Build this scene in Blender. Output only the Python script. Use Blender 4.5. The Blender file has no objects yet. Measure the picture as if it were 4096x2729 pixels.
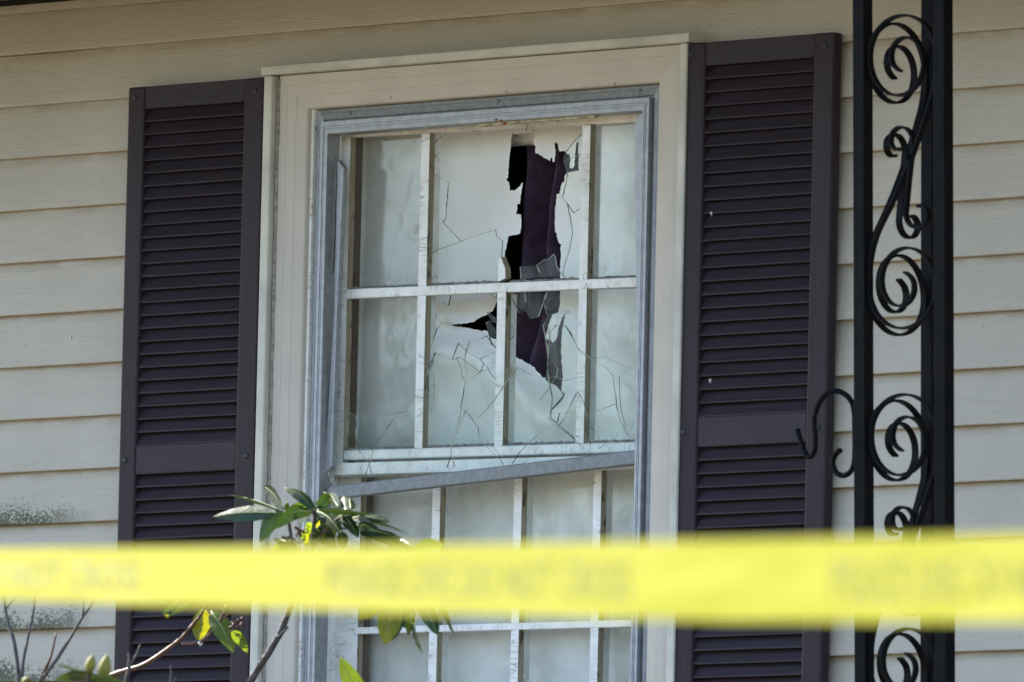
import bpy, bmesh, math, random
from mathutils import Vector, Matrix, noise
from mathutils.geometry import delaunay_2d_cdt

# ------------------------------------------------------------------ camera, world, sun, exposure
scene = bpy.context.scene
COL = scene.collection
R = math.radians
CAM = Vector((14.58619904, -16.1996152, -2.57151774))
CR = Vector((0.74432183, 0.66743058, 0.0228347))
CU = Vector((0.04280454, -0.08180255, 0.99572894))
CF = Vector((-0.66644788, 0.74016536, 0.08945649))
FP = 47150.0                                   # focal length in pixels of a 4096 px wide frame
cd = bpy.data.cameras.new('camera')
cd.sensor_width = 36; cd.lens = 36 * FP / 4096; cd.clip_start = .5; cd.clip_end = 600
cd.dof.use_dof = True; cd.dof.focus_distance = 21.9; cd.dof.aperture_fstop = 9.2
cam = bpy.data.objects.new('camera', cd); COL.objects.link(cam)
M3 = Matrix((CR, CU, -CF)).transposed()
cam.matrix_world = Matrix.Translation(CAM) @ M3.to_4x4()
scene.camera = cam

SUN_EL, SUN_BEHIND = 38.0, 8.0               # sun to the left, a little behind the wall plane
sun_dir = Vector((-math.cos(R(SUN_BEHIND)) * math.cos(R(SUN_EL)), math.sin(R(SUN_BEHIND)) * math.cos(R(SUN_EL)), math.sin(R(SUN_EL))))
world = bpy.data.worlds.new('World'); scene.world = world; world.use_nodes = True
wn = world.node_tree
sky = wn.nodes.new('ShaderNodeTexSky'); sky.sky_type = 'NISHITA'; sky.sun_disc = False
sky.sun_elevation = R(SUN_EL); sky.sun_rotation = math.atan2(sun_dir.x, sun_dir.y)
sky.air_density = 1.0; sky.dust_density = 1.0; sky.ozone_density = 2.2
bg = wn.nodes['Background']; bg.inputs[1].default_value = 0.13
wn.links.new(sky.outputs[0], bg.inputs[0])
sl = bpy.data.lights.new('sun', 'SUN'); sl.energy = 4.5; sl.angle = R(.53); sl.color = (1, .93, .82)
so = bpy.data.objects.new('sun', sl); COL.objects.link(so)
so.rotation_euler = sun_dir.to_track_quat('Z', 'Y').to_euler(); so.location = (-10, 5, 12)
vs = scene.view_settings
vs.view_transform = 'Standard'; vs.look = 'None'; vs.gamma = 1; vs.exposure = 1.98
vs.use_curve_mapping = False
scene.cycles.use_denoising = True
scene.cycles.transparent_max_bounces = 24
scene.cycles.max_bounces = 6

# ------------------------------------------------------------------ helpers
def ray(px, py):
    return CF * FP + CR * (px - 2048) + CU * (1364.5 - py)
def at(px, py, y):
    """point of the plane y = const seen at a photo pixel"""
    d = ray(px, py); t = (y - CAM.y) / d.y
    return CAM + d * t
def at_depth(px, py, D):
    return CAM + ray(px, py) * (D / FP)
S5 = 800 / 1568
def z2(a, b): return (1200 + a * S5, 400 + b * S5)
def z3(a, b): return (1900 + a * S5, 400 + b * S5)
def z4(a, b): return (1200 + a * S5, 1100 + b * S5)
def z5(a, b): return (1900 + a * S5, 1100 + b * S5)

MATS = {}
def mesh_obj(name, verts, faces, mats, parent=None, smooth=False, midx=None, bevel=0.0, seg=2):
    me = bpy.data.meshes.new(name)
    me.from_pydata([tuple(v) for v in verts], [], [tuple(f) for f in faces])
    if not isinstance(mats, (list, tuple)): mats = [mats]
    for m in mats: me.materials.append(MATS[m])
    if midx:
        for p, i in zip(me.polygons, midx): p.material_index = i
    if bevel:
        bm = bmesh.new(); bm.from_mesh(me)
        bmesh.ops.bevel(bm, geom=bm.edges[:], offset=bevel, segments=seg, profile=.5, affect='EDGES', clamp_overlap=True)
        bm.to_mesh(me); bm.free()
    if smooth:
        for p in me.polygons: p.use_smooth = True
    me.update()
    o = bpy.data.objects.new(name, me); COL.objects.link(o)
    if parent: o.parent = parent
    return o
def tag(o, label, cat, group=None):
    o['label'] = label; o['category'] = cat
    if group: o['group'] = group
    return o
def thing(name, label, cat, group=None, loc=(0, 0, 0)):
    o = bpy.data.objects.new(name, None); COL.objects.link(o); o.empty_display_size = .05
    return tag(o, label, cat, group)
def struct(o): o['kind'] = 'structure'; return o
def empty(name, parent):
    o = bpy.data.objects.new(name, None); COL.objects.link(o); o.empty_display_size = .05; o.parent = parent; return o
def dup(o, parent, dz=0.0, dx=0.0):
    c = o.copy(); COL.objects.link(c); c.parent = parent
    c.location = (o.location.x + dx, o.location.y, o.location.z + dz); return c

BF = [(0, 3, 2, 1), (4, 5, 6, 7), (0, 1, 5, 4), (1, 2, 6, 5), (2, 3, 7, 6), (3, 0, 4, 7)]
def bv(x0, x1, y0, y1, z0, z1):
    return [(x0, y0, z0), (x1, y0, z0), (x1, y1, z0), (x0, y1, z0), (x0, y0, z1), (x1, y0, z1), (x1, y1, z1), (x0, y1, z1)]
def box(name, x0, x1, y0, y1, z0, z1, mat, parent=None, bevel=.0012, fn=None, side=None):
    v = bv(x0, x1, y0, y1, z0, z1)
    if fn: v = [fn(p) for p in v]
    mats, mi = mat, None
    if side:                                   # another material on the faces that look sideways
        mats = [mat, side]; mi = [0, 0, 0, 1, 0, 1]
        bevel = 0
    return mesh_obj(name, v, BF, mats, parent, midx=mi, bevel=bevel)
def multi_box(boxes):
    V, F = [], []
    for b in boxes:
        n = len(V); V += bv(*b); F += [tuple(i + n for i in f) for f in BF]
    return V, F
def prism_xz(pts, y0, y1):
    """polygon in the x-z plane given thickness along y"""
    n = len(pts)
    V = [(p[0], y0, p[1]) for p in pts] + [(p[0], y1, p[1]) for p in pts]
    F = [tuple(range(n)), tuple(range(2 * n - 1, n - 1, -1))] + [(i, i + n, (i + 1) % n + n, (i + 1) % n) for i in range(n)]
    return V, F
def extrude_x(prof, x0, x1, nseg=1, wob=0.0, seed=0.0, cap=True):
    """profile of (y,z) pulled along x"""
    n = len(prof); V, F = [], []
    for i in range(nseg + 1):
        x = x0 + (x1 - x0) * i / nseg
        for (y, z) in prof:
            w = wob * noise.noise((x * 1.7, z * 3 + seed, seed)) if wob else 0
            V.append((x, y + w, z + .35 * w))
    for i in range(nseg):
        for j in range(n - 1):
            a = i * n + j; F.append((a, a + n, a + n + 1, a + 1))
    return V, F
def frame_side(name, side, rect, prof, mat, parent, sx=1.0, sz=1.0):
    """one mitred side of a rectangular frame; profile of (inset, y)"""
    x0, x1, z0, z1 = rect; V, F = [], []
    for (i, y) in prof:
        a, b, c, d = (x0 + i * sx, z0 + i * sz), (x1 - i * sx, z0 + i * sz), (x1 - i * sx, z1 - i * sz), (x0 + i * sx, z1 - i * sz)
        p, q = {'left': (a, d), 'right': (b, c), 'top': (d, c), 'bottom': (a, b)}[side]
        V += [(p[0], y, p[1]), (q[0], y, q[1])]
    for k in range(len(prof) - 1):
        F.append((2 * k, 2 * k + 1, 2 * k + 3, 2 * k + 2))
    return mesh_obj(name, V, F, mat, parent)
def catmull(pts, per=6):
    pts = [Vector(p) for p in pts]; out = []
    P = [pts[0] * 2 - pts[1]] + pts + [pts[-1] * 2 - pts[-2]]
    for i in range(1, len(P) - 2):
        for k in range(per):
            t = k / per; a, b, c, d = P[i - 1], P[i], P[i + 1], P[i + 2]
            out.append(.5 * ((2 * b) + (c - a) * t + (2 * a - 5 * b + 4 * c - d) * t * t + (3 * b - a - 3 * c + d) * t ** 3))
    out.append(pts[-1]); return out
def tube(path, radii, sides=8, jit=0.0):
    """round rod along a 3-D path"""
    V, F = [], []; n = len(path)
    up = Vector((0.13, .31, .94))
    for i, p in enumerate(path):
        t = (path[min(i + 1, n - 1)] - path[max(i - 1, 0)]).normalized()
        s = t.cross(up)
        if s.length < 1e-4: s = t.cross(Vector((1, 0, 0)))
        s.normalize(); w = s.cross(t).normalized()
        r = radii[i] if isinstance(radii, (list, tuple)) else radii
        for k in range(sides):
            a = 2 * math.pi * k / sides
            rr = r * (1 + jit * noise.noise((p.x * 90, p.z * 90 + k * 1.3, p.y * 90)))
            V.append(p + (s * math.cos(a) + w * math.sin(a)) * rr)
    for i in range(n - 1):
        for k in range(sides):
            a = i * sides + k; b = i * sides + (k + 1) % sides
            F.append((a, b, b + sides, a + sides))
    F.append(tuple(range(sides - 1, -1, -1))); F.append(tuple(range((n - 1) * sides, n * sides)))
    return V, F
def poly_in(pt, poly):
    x, y = pt; c = False; j = len(poly) - 1
    for i in range(len(poly)):
        a, b = poly[i], poly[j]
        if (a[1] > y) != (b[1] > y) and x < (b[0] - a[0]) * (y - a[1]) / (b[1] - a[1]) + a[0]: c = not c
        j = i
    return c
def seg_dist(p, a, b):
    ax, ay = a; bx, by = b; dx, dy = bx - ax, by - ay
    t = max(0, min(1, ((p[0] - ax) * dx + (p[1] - ay) * dy) / (dx * dx + dy * dy + 1e-12)))
    return math.hypot(p[0] - ax - t * dx, p[1] - ay - t * dy)

# ------------------------------------------------------------------ materials
class NT:
    def __init__(s, name):
        s.m = bpy.data.materials.new(name); s.m.use_nodes = True; s.t = s.m.node_tree
        s.t.nodes.clear(); s.out = s.n('ShaderNodeOutputMaterial'); MATS[name] = s.m
    def n(s, typ, **kw):
        nd = s.t.nodes.new(typ)
        for k, v in kw.items():
            if k in ('ins',):
                for kk, vv in v.items(): s.put(nd, kk, vv)
            else: setattr(nd, k, v)
        return nd
    def put(s, nd, k, v):
        if isinstance(v, bpy.types.NodeSocket): s.t.links.new(v, nd.inputs[k])
        else: nd.inputs[k].default_value = v
    def math(s, op, a, b=0.0, c=0.0, clamp=False):
        nd = s.n('ShaderNodeMath', operation=op, use_clamp=clamp)
        s.put(nd, 0, a); s.put(nd, 1, b); s.put(nd, 2, c); return nd.outputs[0]
    def mapr(s, v, a, b, c=0.0, d=1.0, smooth=True):
        nd = s.n('ShaderNodeMapRange', interpolation_type='SMOOTHSTEP' if smooth else 'LINEAR')
        for i, x in enumerate((v, a, b, c, d)): s.put(nd, i, x)
        return nd.outputs[0]
    def coord(s, kind='Object', scale=(1, 1, 1), rand=True):
        tc = s.n('ShaderNodeTexCoord')
        mp = s.n('ShaderNodeMapping'); s.t.links.new(tc.outputs[kind], mp.inputs[0]); mp.inputs['Scale'].default_value = scale
        if rand:
            oi = s.n('ShaderNodeObjectInfo'); k = s.math('MULTIPLY', oi.outputs['Random'], 37.0)
            cx = s.n('ShaderNodeCombineXYZ'); s.put(cx, 0, k); s.put(cx, 1, k); s.put(cx, 2, k)
            s.t.links.new(cx.outputs[0], mp.inputs['Location'])
        return mp.outputs[0]
    def noise(s, vec, scale, detail=4.0, rough=.55, dist=0.0):
        nd = s.n('ShaderNodeTexNoise', ins={'Vector': vec, 'Scale': scale, 'Detail': detail, 'Roughness': rough, 'Distortion': dist})
        return nd.outputs['Fac']
    def mix(s, f, a, b, blend='MIX'):
        nd = s.n('ShaderNodeMix', data_type='RGBA', blend_type=blend)
        s.put(nd, 0, f); s.put(nd, 6, a); s.put(nd, 7, b); return nd.outputs[2]
    def bump(s, h, dist=.001, strength=1.0, normal=None):
        nd = s.n('ShaderNodeBump', ins={'Height': h, 'Distance': dist, 'Strength': strength})
        if normal: s.put(nd, 'Normal', normal)
        return nd.outputs[0]
    def bsdf(s, col, rough=.5, metal=0.0, spec=.5, normal=None):
        b = s.n('ShaderNodeBsdfPrincipled', ins={'Base Color': col, 'Roughness': rough, 'Metallic': metal, 'Specular IOR Level': spec})
        if normal: s.put(b, 'Normal', normal)
        return b.outputs[0]
    def done(s, sh): s.t.links.new(sh, s.out.inputs[0])
def C(r, g, b): return (r, g, b, 1)

def simple(name, col, rough=.5, metal=0.0, spec=.5, var=.15, vscale=40, bump=.0003, bscale=200, stretch=(1, 1, 1), col2=None):
    t = NT(name); v = t.coord('Object', stretch)
    n = t.noise(v, vscale); b = t.noise(v, bscale, 3)
    c2 = col2 or tuple(x * (1 - var * 2) for x in col[:3]) + (1,)
    c = t.mix(t.mapr(n, .3, .75), col, c2)
    t.done(t.bsdf(c, rough, metal, spec, t.bump(b, bump)))
    return t

# vinyl siding with embossed wood grain, dirt, mould stains and painted lap shade
t = NT('siding_vinyl')
geo = t.n('ShaderNodeNewGeometry'); sx = t.n('ShaderNodeSeparateXYZ'); t.t.links.new(geo.outputs['Position'], sx.inputs[0])
px_, pz_ = sx.outputs[0], sx.outputs[2]
g1 = t.noise(t.coord('Object', (1.5, 1, 9.0)), 1.6, 3, .42, .35)
fc = t.math('FRACT', t.math('MULTIPLY', g1, 11.0))
ridge = t.mapr(t.math('ABSOLUTE', t.math('SUBTRACT', fc, .5)), .13, .0)
gate = t.mapr(t.noise(t.coord('Object', (2.0, 1, 12)), 1.5, 2), .38, .62)
g2 = t.noise(t.coord('Object', (16, 1, 360)), 1.0, 3)
h = t.math('ADD', t.math('MULTIPLY', t.math('MULTIPLY', ridge, gate), .40), t.math('MULTIPLY', g2, .6))
nrm = t.bump(h, .0011, .9)
v3 = t.coord('Object', (1, 1, 1), rand=False)
big = t.noise(v3, 3.0, 4)
base = t.mix(t.mapr(big, .3, .7), C(.515, .475, .405), C(.465, .428, .362))
base = t.mix(t.math('MULTIPLY', t.mapr(g2, .38, .66), .16), base, C(.33, .295, .24))
base = t.mix(t.math('MULTIPLY', t.mapr(t.noise(t.coord('Object', (5, 5, 14)), 1.3, 5, .65), .45, .75), .12), base, C(.36, .31, .24))
spots = t.mapr(t.noise(t.coord('Object', (60, 60, 190)), 1.0, 5, .65), .60, .74)
base = t.mix(t.math('MULTIPLY', spots, .16), base, C(.22, .19, .14))
speck = t.mapr(t.n('ShaderNodeTexVoronoi', ins={'Vector': v3, 'Scale': 26.0}).outputs['Distance'], .035, .055, 1, 0)
base = t.mix(t.math('MULTIPLY', speck, .55), base, C(.12, .09, .06))
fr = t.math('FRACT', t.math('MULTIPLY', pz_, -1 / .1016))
# shade under the butt above painted in, streaked with dirt: the top strip of each board is tan
lap_shade = t.math('MULTIPLY', t.mapr(fr, .24, .0), t.mapr(t.noise(t.coord('Object', (9, 1, 22)), 1.5, 4), .22, .62))
base = t.mix(t.math('MULTIPLY', lap_shade, .55), base, C(.25, .19, .115))
# mould along the lower edges, low on the left
low = t.mapr(fr, .25, 1.0)
xm = t.mapr(t.math('ADD', px_, t.math('MULTIPLY', big, .25)), -.90, -1.06)
zm = t.mapr(pz_, -.815, -.90)
mn = t.noise(v3, 11, 3); mf = t.noise(t.coord('Object', (170, 90, 210)), 1.0, 4, .75)
mould = t.math('MULTIPLY', t.math('MULTIPLY', xm, zm), t.mapr(t.math('ADD', t.math('ADD', t.math('MULTIPLY', mf, 1.3), t.math('MULTIPLY', mn, .6)), t.math('MULTIPLY', low, .42)), 1.18, 1.36))
base = t.mix(t.math('MULTIPLY', mould, .93), base, C(.060, .066, .028))
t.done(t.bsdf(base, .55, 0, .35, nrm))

t = simple('trim_white', C(.62, .605, .53), .5, vscale=9, bump=.0002)
t = simple('casing_cream', C(.55, .50, .435), .5, vscale=7, var=.06, bump=.00025, bscale=500)
simple('caulk', C(.36, .33, .29), .8, vscale=90, var=.3, bump=.0015, bscale=150)
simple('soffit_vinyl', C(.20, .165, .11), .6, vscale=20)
simple('shutter_plastic', C(.033, .0225, .0300), .5, spec=.18, vscale=.3, var=.12, bump=.0005, bscale=1.0, stretch=(260, 260, 14))
simple('slat_plastic', C(.034, .0245, .0335), .5, spec=.22, vscale=.35, col2=C(.025, .018, .023), bump=.0004, bscale=1.0, stretch=(14, 200, 260))
simple('shutter_back', C(.034, .024, .031), .7, spec=.2)
simple('screw_metal', C(.03, .034, .04), .5, .3)
simple('dark_gap', C(.012, .011, .010), .8)
# weathered aluminium
t = NT('aluminium'); v = t.coord('Object', (1, 1, 1))
n1 = t.noise(v, 60, 5, .7); n2 = t.noise(t.coord('Object', (400, 400, 6)), 1, 3)
pit = t.mapr(t.noise(v, 330, 3, .7), .60, .72)
c = t.mix(t.mapr(n1, .3, .7), C(.39, .402, .422), C(.29, .302, .322)); c = t.mix(t.math('MULTIPLY', pit, .5), c, C(.12, .12, .13))
t.done(t.bsdf(c, .48, .55, .5, t.bump(n2, .0002)))
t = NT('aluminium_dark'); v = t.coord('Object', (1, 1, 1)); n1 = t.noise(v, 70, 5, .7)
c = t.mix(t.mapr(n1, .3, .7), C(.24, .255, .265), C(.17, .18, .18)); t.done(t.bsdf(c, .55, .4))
simple('rust', C(.28, .07, .02), .85, vscale=150, bump=.001)
# old white paint with cracks
def paint(name, horiz):
    t = NT(name); v = t.coord('Object', (1, 1, 1))
    n1 = t.noise(v, 30, 5)
    c = t.mix(t.mapr(n1, .35, .75), C(.90, .90, .89), C(.76, .75, .72))
    sc = (18, 60, 95) if not horiz else (95, 60, 18)
    vo = t.n('ShaderNodeTexVoronoi', feature='DISTANCE_TO_EDGE', ins={'Vector': t.coord('Object', sc), 'Scale': 1.0})
    cr = t.math('MULTIPLY', t.mapr(vo.outputs['Distance'], .03, .0), t.mapr(t.noise(v, 22, 2), .45, .62))
    c = t.mix(t.math('MULTIPLY', cr, .75), c, C(.16, .13, .10))
    fl = t.mapr(t.noise(v, 75, 5, .7), .66, .72)
    c = t.mix(t.math('MULTIPLY', fl, .6), c, C(.33, .25, .16))
    t.done(t.bsdf(c, .6, 0, .3, t.bump(t.math('SUBTRACT', n1, cr), .0008)))
paint('paint_vertical', False); paint('paint_rail', True)
t = NT('weathered_wood'); v = t.coord('Object', (160, 160, 9))
n1 = t.noise(v, 1.0, 5, .6); n2 = t.noise(t.coord('Object', (60, 60, 25)), 1, 4)
c = t.mix(t.mapr(n1, .3, .7), C(.36, .32, .235), C(.23, .20, .14)); c = t.mix(t.mapr(n2, .57, .68), c, C(.085, .07, .05))
t.done(t.bsdf(c, .8, 0, .2, t.bump(n1, .0012)))
simple('stained_wood', C(.075, .032, .018), .5, vscale=60, bump=.0006, stretch=(8, 8, 1))
simple('putty_cream', C(.55, .49, .33), .75, vscale=70, var=.3, bump=.002, bscale=140)
# window glass: clear sheet, faint green, a coat of dust that is heavier towards the bottom edge
def glass(name, dust, tint, refl=.07, specks=.5):
    t = NT(name)
    tr = t.n('ShaderNodeBsdfTransparent', ins={'Color': tint}).outputs[0]
    wv = t.noise(t.coord('Object', (1, 1, 1)), 5.0, 2)
    gl = t.n('ShaderNodeBsdfGlossy', ins={'Color': C(1, 1, 1), 'Roughness': .03, 'Normal': t.bump(wv, .0035)}).outputs[0]
    m1 = t.n('ShaderNodeMixShader', ins={0: refl, 1: tr, 2: gl}).outputs[0]
    tc = t.n('ShaderNodeTexCoord'); sz = t.n('ShaderNodeSeparateXYZ'); t.t.links.new(tc.outputs['Generated'], sz.inputs[0])
    btm = t.mapr(sz.outputs[2], .20, .0)
    v = t.coord('Object', (1, 1, 1))
    cl = t.noise(v, 5, 4, .6)
    fine = t.mapr(t.noise(v, 420, 3, .7), .56, .68)
    d = t.math('ADD', t.math('MULTIPLY', t.mapr(cl, .3, .8), dust), t.math('MULTIPLY', t.math('MULTIPLY', btm, fine), specks))
    d = t.math('ADD', d, t.math('MULTIPLY', t.mapr(t.n('ShaderNodeTexVoronoi', ins={'Vector': v, 'Scale': 40.0}).outputs['Distance'], .03, .05, 1, 0), .3), clamp=True)
    dc = t.mix(btm, C(.30, .31, .265), C(.14, .14, .12))
    df = t.n('ShaderNodeBsdfDiffuse', ins={'Color': dc}).outputs[0]
    t.done(t.n('ShaderNodeMixShader', ins={0: d, 1: m1, 2: df}).outputs[0])
glass('pane_glass', .20, C(.955, .966, .958), .028)
glass('shard_glass', .012, C(.972, .984, .975), .010, .3)
glass('storm_glass', .012, C(.962, .978, .965), .008, .25)
t = NT('fracture'); v = t.coord('Object', (1, 1, 1), rand=False)
n1 = t.noise(v, 35, 2)
c = t.mix(t.mapr(n1, .40, .56), C(.05, .065, .055), C(.50, .57, .46))
t.done(t.bsdf(c, .15, 0, .8))
# shade cloth
t = NT('shade_cloth'); v = t.coord('Object', (1, 1, 1), rand=False)
n1 = t.noise(v, 9, 3)
c = t.mix(t.mapr(n1, .3, .7), C(.93, .93, .925), C(.88, .88, .87))
t.done(t.n('ShaderNodeMixShader', ins={0: .08, 1: t.bsdf(c, .36, 0, .75), 2: t.n('ShaderNodeBsdfTranslucent', ins={'Color': C(.8, .78, .74)}).outputs[0]}).outputs[0])
simple('curtain_cloth', C(.085, .055, .095), .9, spec=.1, vscale=30, var=.2, bump=.0008, bscale=600)
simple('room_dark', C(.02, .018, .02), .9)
simple('iron_black', C(.0030, .0040, .0060), .5, spec=.06, col2=C(.0075, .006, .005), vscale=30, bump=.0004, bscale=180)
# tape
t = NT('tape_plastic')
n1 = t.noise(t.coord('Object', (1, 1, 1), rand=False), 12, 2)
ycol = C(.58, .53, .012)
d = t.bsdf(ycol, .45, 0, .2)
tl = t.n('ShaderNodeBsdfTranslucent', ins={'Color': C(.56, .53, .055)}).outputs[0]
t.done(t.n('ShaderNodeMixShader', ins={0: .62, 1: d, 2: tl}).outputs[0])
t = NT('tape_ink')
tr = t.n('ShaderNodeBsdfTransparent', ins={'Color': C(.62, .68, .36)}).outputs[0]
t.done(t.n('ShaderNodeMixShader', ins={0: .48, 1: tr, 2: t.bsdf(C(.03, .035, .02), .5)}).outputs[0])
# leaves
def leafmat(name, col, col2, tcol, tf, rough=.34):
    t = NT(name); tc = t.n('ShaderNodeTexCoord'); v = t.coord('Object', (1, 1, 1))
    n1 = t.noise(v, 38, 4); c = t.mix(t.mapr(n1, .35, .7), col, col2)
    tn = t.mix(t.mapr(n1, .35, .7), tcol, tuple(x * .7 for x in tcol[:3]) + (1,))
    b = t.bsdf(c, rough, 0, .35, t.bump(t.noise(v, 170, 3), .0006))
    tl = t.n('ShaderNodeBsdfTranslucent', ins={'Color': tn}).outputs[0]
    t.done(t.n('ShaderNodeMixShader', ins={0: tf, 1: b, 2: tl}).outputs[0])
leafmat('leaf_dark', C(.014, .038, .013), C(.024, .050, .014), C(.06, .13, .012), .2, .45)
leafmat('leaf_green', C(.04, .08, .016), C(.06, .10, .018), C(.32, .44, .015), .5)
leafmat('leaf_yellow', C(.14, .16, .014), C(.18, .15, .014), C(.55, .55, .012), .55)
leafmat('bud_green', C(.24, .22, .035), C(.15, .14, .03), C(.3, .28, .03), .15, .6)
leafmat('tree_leaf', C(.035, .045, .02), C(.05, .055, .022), C(.10, .11, .03), .25)
simple('midrib', C(.22, .27, .08), .5)
simple('bark', C(.105, .075, .055), .75, vscale=90, var=.35, bump=.0025, bscale=160)
simple('twig_grey', C(.075, .065, .068), .6, vscale=90, var=.35, bump=.0018, bscale=180)
simple('twig_red', C(.11, .045, .028), .55, vscale=90, var=.3, bump=.0012, bscale=180)
simple('dry_husk', C(.07, .022, .012), .7, vscale=90, bump=.001)
simple('stake_wood', C(.35, .26, .16), .8, vscale=20, stretch=(6, 6, 1))
simple('shingle', C(.09, .085, .08), .9, vscale=30)
t = NT('grass'); v = t.coord('Object', (1, 1, 1), rand=False)
c = t.mix(t.mapr(t.noise(v, .8, 5), .35, .65), C(.17, .135, .075), C(.23, .18, .11))
c = t.mix(t.mapr(t.noise(v, 25, 3), .4, .7), c, C(.12, .09, .05))
t.done(t.bsdf(c, .9, 0, .2, t.bump(t.noise(v, 60, 4), .03)))
t = NT('water'); t.done(t.n('ShaderNodeBsdfGlass', ins={'Roughness': .0, 'IOR': 1.33}).outputs[0])

# ------------------------------------------------------------------ ground, room
def ground_z(x, y): return -2.35 + min(0.0, y) * .115 + .05 * noise.noise((x * .2, y * .2, 0))
V, F = [], []
GN = 60
for j in range(GN + 1):
    for i in range(GN + 1):
        gx = -150 + 300 * i / GN; gy = -180 + 300 * j / GN
        V.append((gx, gy, max(ground_z(gx, gy), -5.2 + .3 * noise.noise((gx * .05, gy * .05, 3)))))
for j in range(GN):
    for i in range(GN):
        a = j * (GN + 1) + i; F.append((a, a + 1, a + GN + 2, a + GN + 1))
struct(mesh_obj('lawn', V, F, 'grass', smooth=True))
V, F = multi_box([(-6, -.95, .125, .25, -2.6, .3), (.75, 5, .125, .25, -2.6, .3), (-.95, .75, .125 + .115, .25, .0, .3),
                  (-6, -5.9, .25, 4, -2.6, .3), (4.9, 5, .25, 4, -2.6, .3), (-6, 5, 4, 4.1, -2.6, .3), (-6, 5, .125, 4.1, .3, .36), (-6, 5, .125, 4.1, -2.7, -2.6),
                  (-.95, .75, .24, .25, -2.6, -1.62)])
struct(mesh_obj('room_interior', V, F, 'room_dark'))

# ------------------------------------------------------------------ siding wall
wall = thing('house_wall', 'cream vinyl clapboard house wall behind the shuttered window', 'wall')
rnd = random.Random(5)
PITCH = .1016
V, F = multi_box([(-6, -.53, .018, .12, -2.6, .12), (.38, 5, .018, .12, -2.6, .12), (-.53, .38, .018, .12, -.15, .12), (-.53, .38, .018, .12, -2.6, -1.64)])
mesh_obj('sheathing', V, F, 'room_dark', wall)
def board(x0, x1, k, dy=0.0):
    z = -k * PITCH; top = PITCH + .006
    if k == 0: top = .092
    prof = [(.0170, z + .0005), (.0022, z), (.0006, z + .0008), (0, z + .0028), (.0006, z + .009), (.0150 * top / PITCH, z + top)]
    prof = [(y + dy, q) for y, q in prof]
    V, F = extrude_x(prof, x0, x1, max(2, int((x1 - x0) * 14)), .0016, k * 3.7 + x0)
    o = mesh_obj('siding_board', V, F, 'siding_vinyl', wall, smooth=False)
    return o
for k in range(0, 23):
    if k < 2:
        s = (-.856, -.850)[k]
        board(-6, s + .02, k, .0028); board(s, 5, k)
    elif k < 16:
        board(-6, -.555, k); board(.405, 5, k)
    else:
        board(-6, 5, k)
# the fine scratch and cobweb marks above the cap are left to the material

# ------------------------------------------------------------------ eave and porch roof
roof = thing('porch_roof', 'tan ribbed soffit of the porch roof above the wall', 'roof')
box('trim_channel', -6, 5, -.009, .0, .0785, .0945, 'siding_vinyl', roof)
box('sun_block', -6, 5, -.0115, .018, .100, .24, 'dark_gap', roof, 0)  # unseen filler added to block sun leaking in above the wall
box('trim_lip', -6, 5, -.016, -.012, .0975, .0995, 'dark_gap', roof, 0)
def soffit_panel(x0, depth):
    w = .10; pr = []
    for a, zz in ((0, .118), (.004, .106), (.030, .104), (.033, .109), (.037, .109), (.040, .104), (.064, .104), (.067, .109), (.071, .109), (.074, .104), (.096, .106), (.0995, .118)):
        pr.append((x0 + a, zz))
    V = [(a, -.013, b) for a, b in pr] + [(a, -depth, b) for a, b in pr]
    n = len(pr)
    return mesh_obj('soffit_panel', V, [(i, i + 1, i + 1 + n, i + n) for i in range(n - 1)], 'soffit_vinyl', roof)
EAVE = .95
sp0 = None
for i in range(-45, 36):
    if sp0 is None: sp0 = soffit_panel(i * .10, EAVE); i0 = i
    else: dup(sp0, roof, 0, (i - i0) * .10)
box('fascia', -4.5, 3.6, -EAVE - .02, -EAVE, .09, .195, 'trim_white', roof)
V = [(-6.2, -EAVE - .04, .19), (5.2, -EAVE - .04, .19), (5.2, 4.3, 1.5), (-6.2, 4.3, 1.5), (-6.2, -EAVE - .04, .23), (5.2, -EAVE - .04, .23), (5.2, 4.3, 1.55), (-6.2, 4.3, 1.55)]
mesh_obj('roof_deck', V, BF, 'shingle', roof)

# ------------------------------------------------------------------ window
win = thing('window', 'white multi-pane sash window with smashed upper panes and grey metal storm frame', 'window')
def screw(x, y, z, r, parent, mat='screw_metal'):
    V, F = [], []
    for (rr, yy) in ((r, 0), (r, -.001), (r * .75, -.0022), (r * .3, -.0026)):
        for k in range(10):
            a = 2 * math.pi * k / 10; V.append((x + rr * math.cos(a), y + yy, z + rr * math.sin(a)))
    for j in range(3):
        for k in range(10): F.append((j * 10 + k, j * 10 + (k + 1) % 10, (j + 1) * 10 + (k + 1) % 10, (j + 1) * 10 + k))
    F.append(tuple(range(30, 40)))
    return mesh_obj('screw', V, F, mat, parent)
# drip cap: bent sheet with a sloping top
V, F = extrude_x([(.012, -.062), (-.036, -.0675), (-.0395, -.069), (-.040, -.071), (-.040, -.0835), (-.0385, -.0855), (.01, -.0850)], -.619, .4545, 16, .0016, 2.0)
V2 = [v for v in V[:7]]; n = len(V)
cap = mesh_obj('drip_cap', V, F + [tuple(range(6, -1, -1)), tuple(range(n - 7, n))], 'trim_white', win)
for nm, x0, x1 in (('side_channel', -.616, -.5955), ('side_channel', .4275, .4455)):
    box(nm, x0, x1, -.035, .010, -1.62, -.0862, 'trim_white', win, .003)
for xx in (-.5905, .4235):
    p = [Vector((xx, -.019, -.094 - i * .02)) + Vector((.0012 * noise.noise((i * .7, xx, 0)), 0, 0)) for i in range(76)]
    V, F = tube(p, [.0042 + .0012 * noise.noise((i * .9, 3, xx)) for i in range(76)], 6)
    mesh_obj('caulk_bead', V, F, 'caulk', win, smooth=True)
crect = (-.588, .424, -1.70, -.0865)
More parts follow.
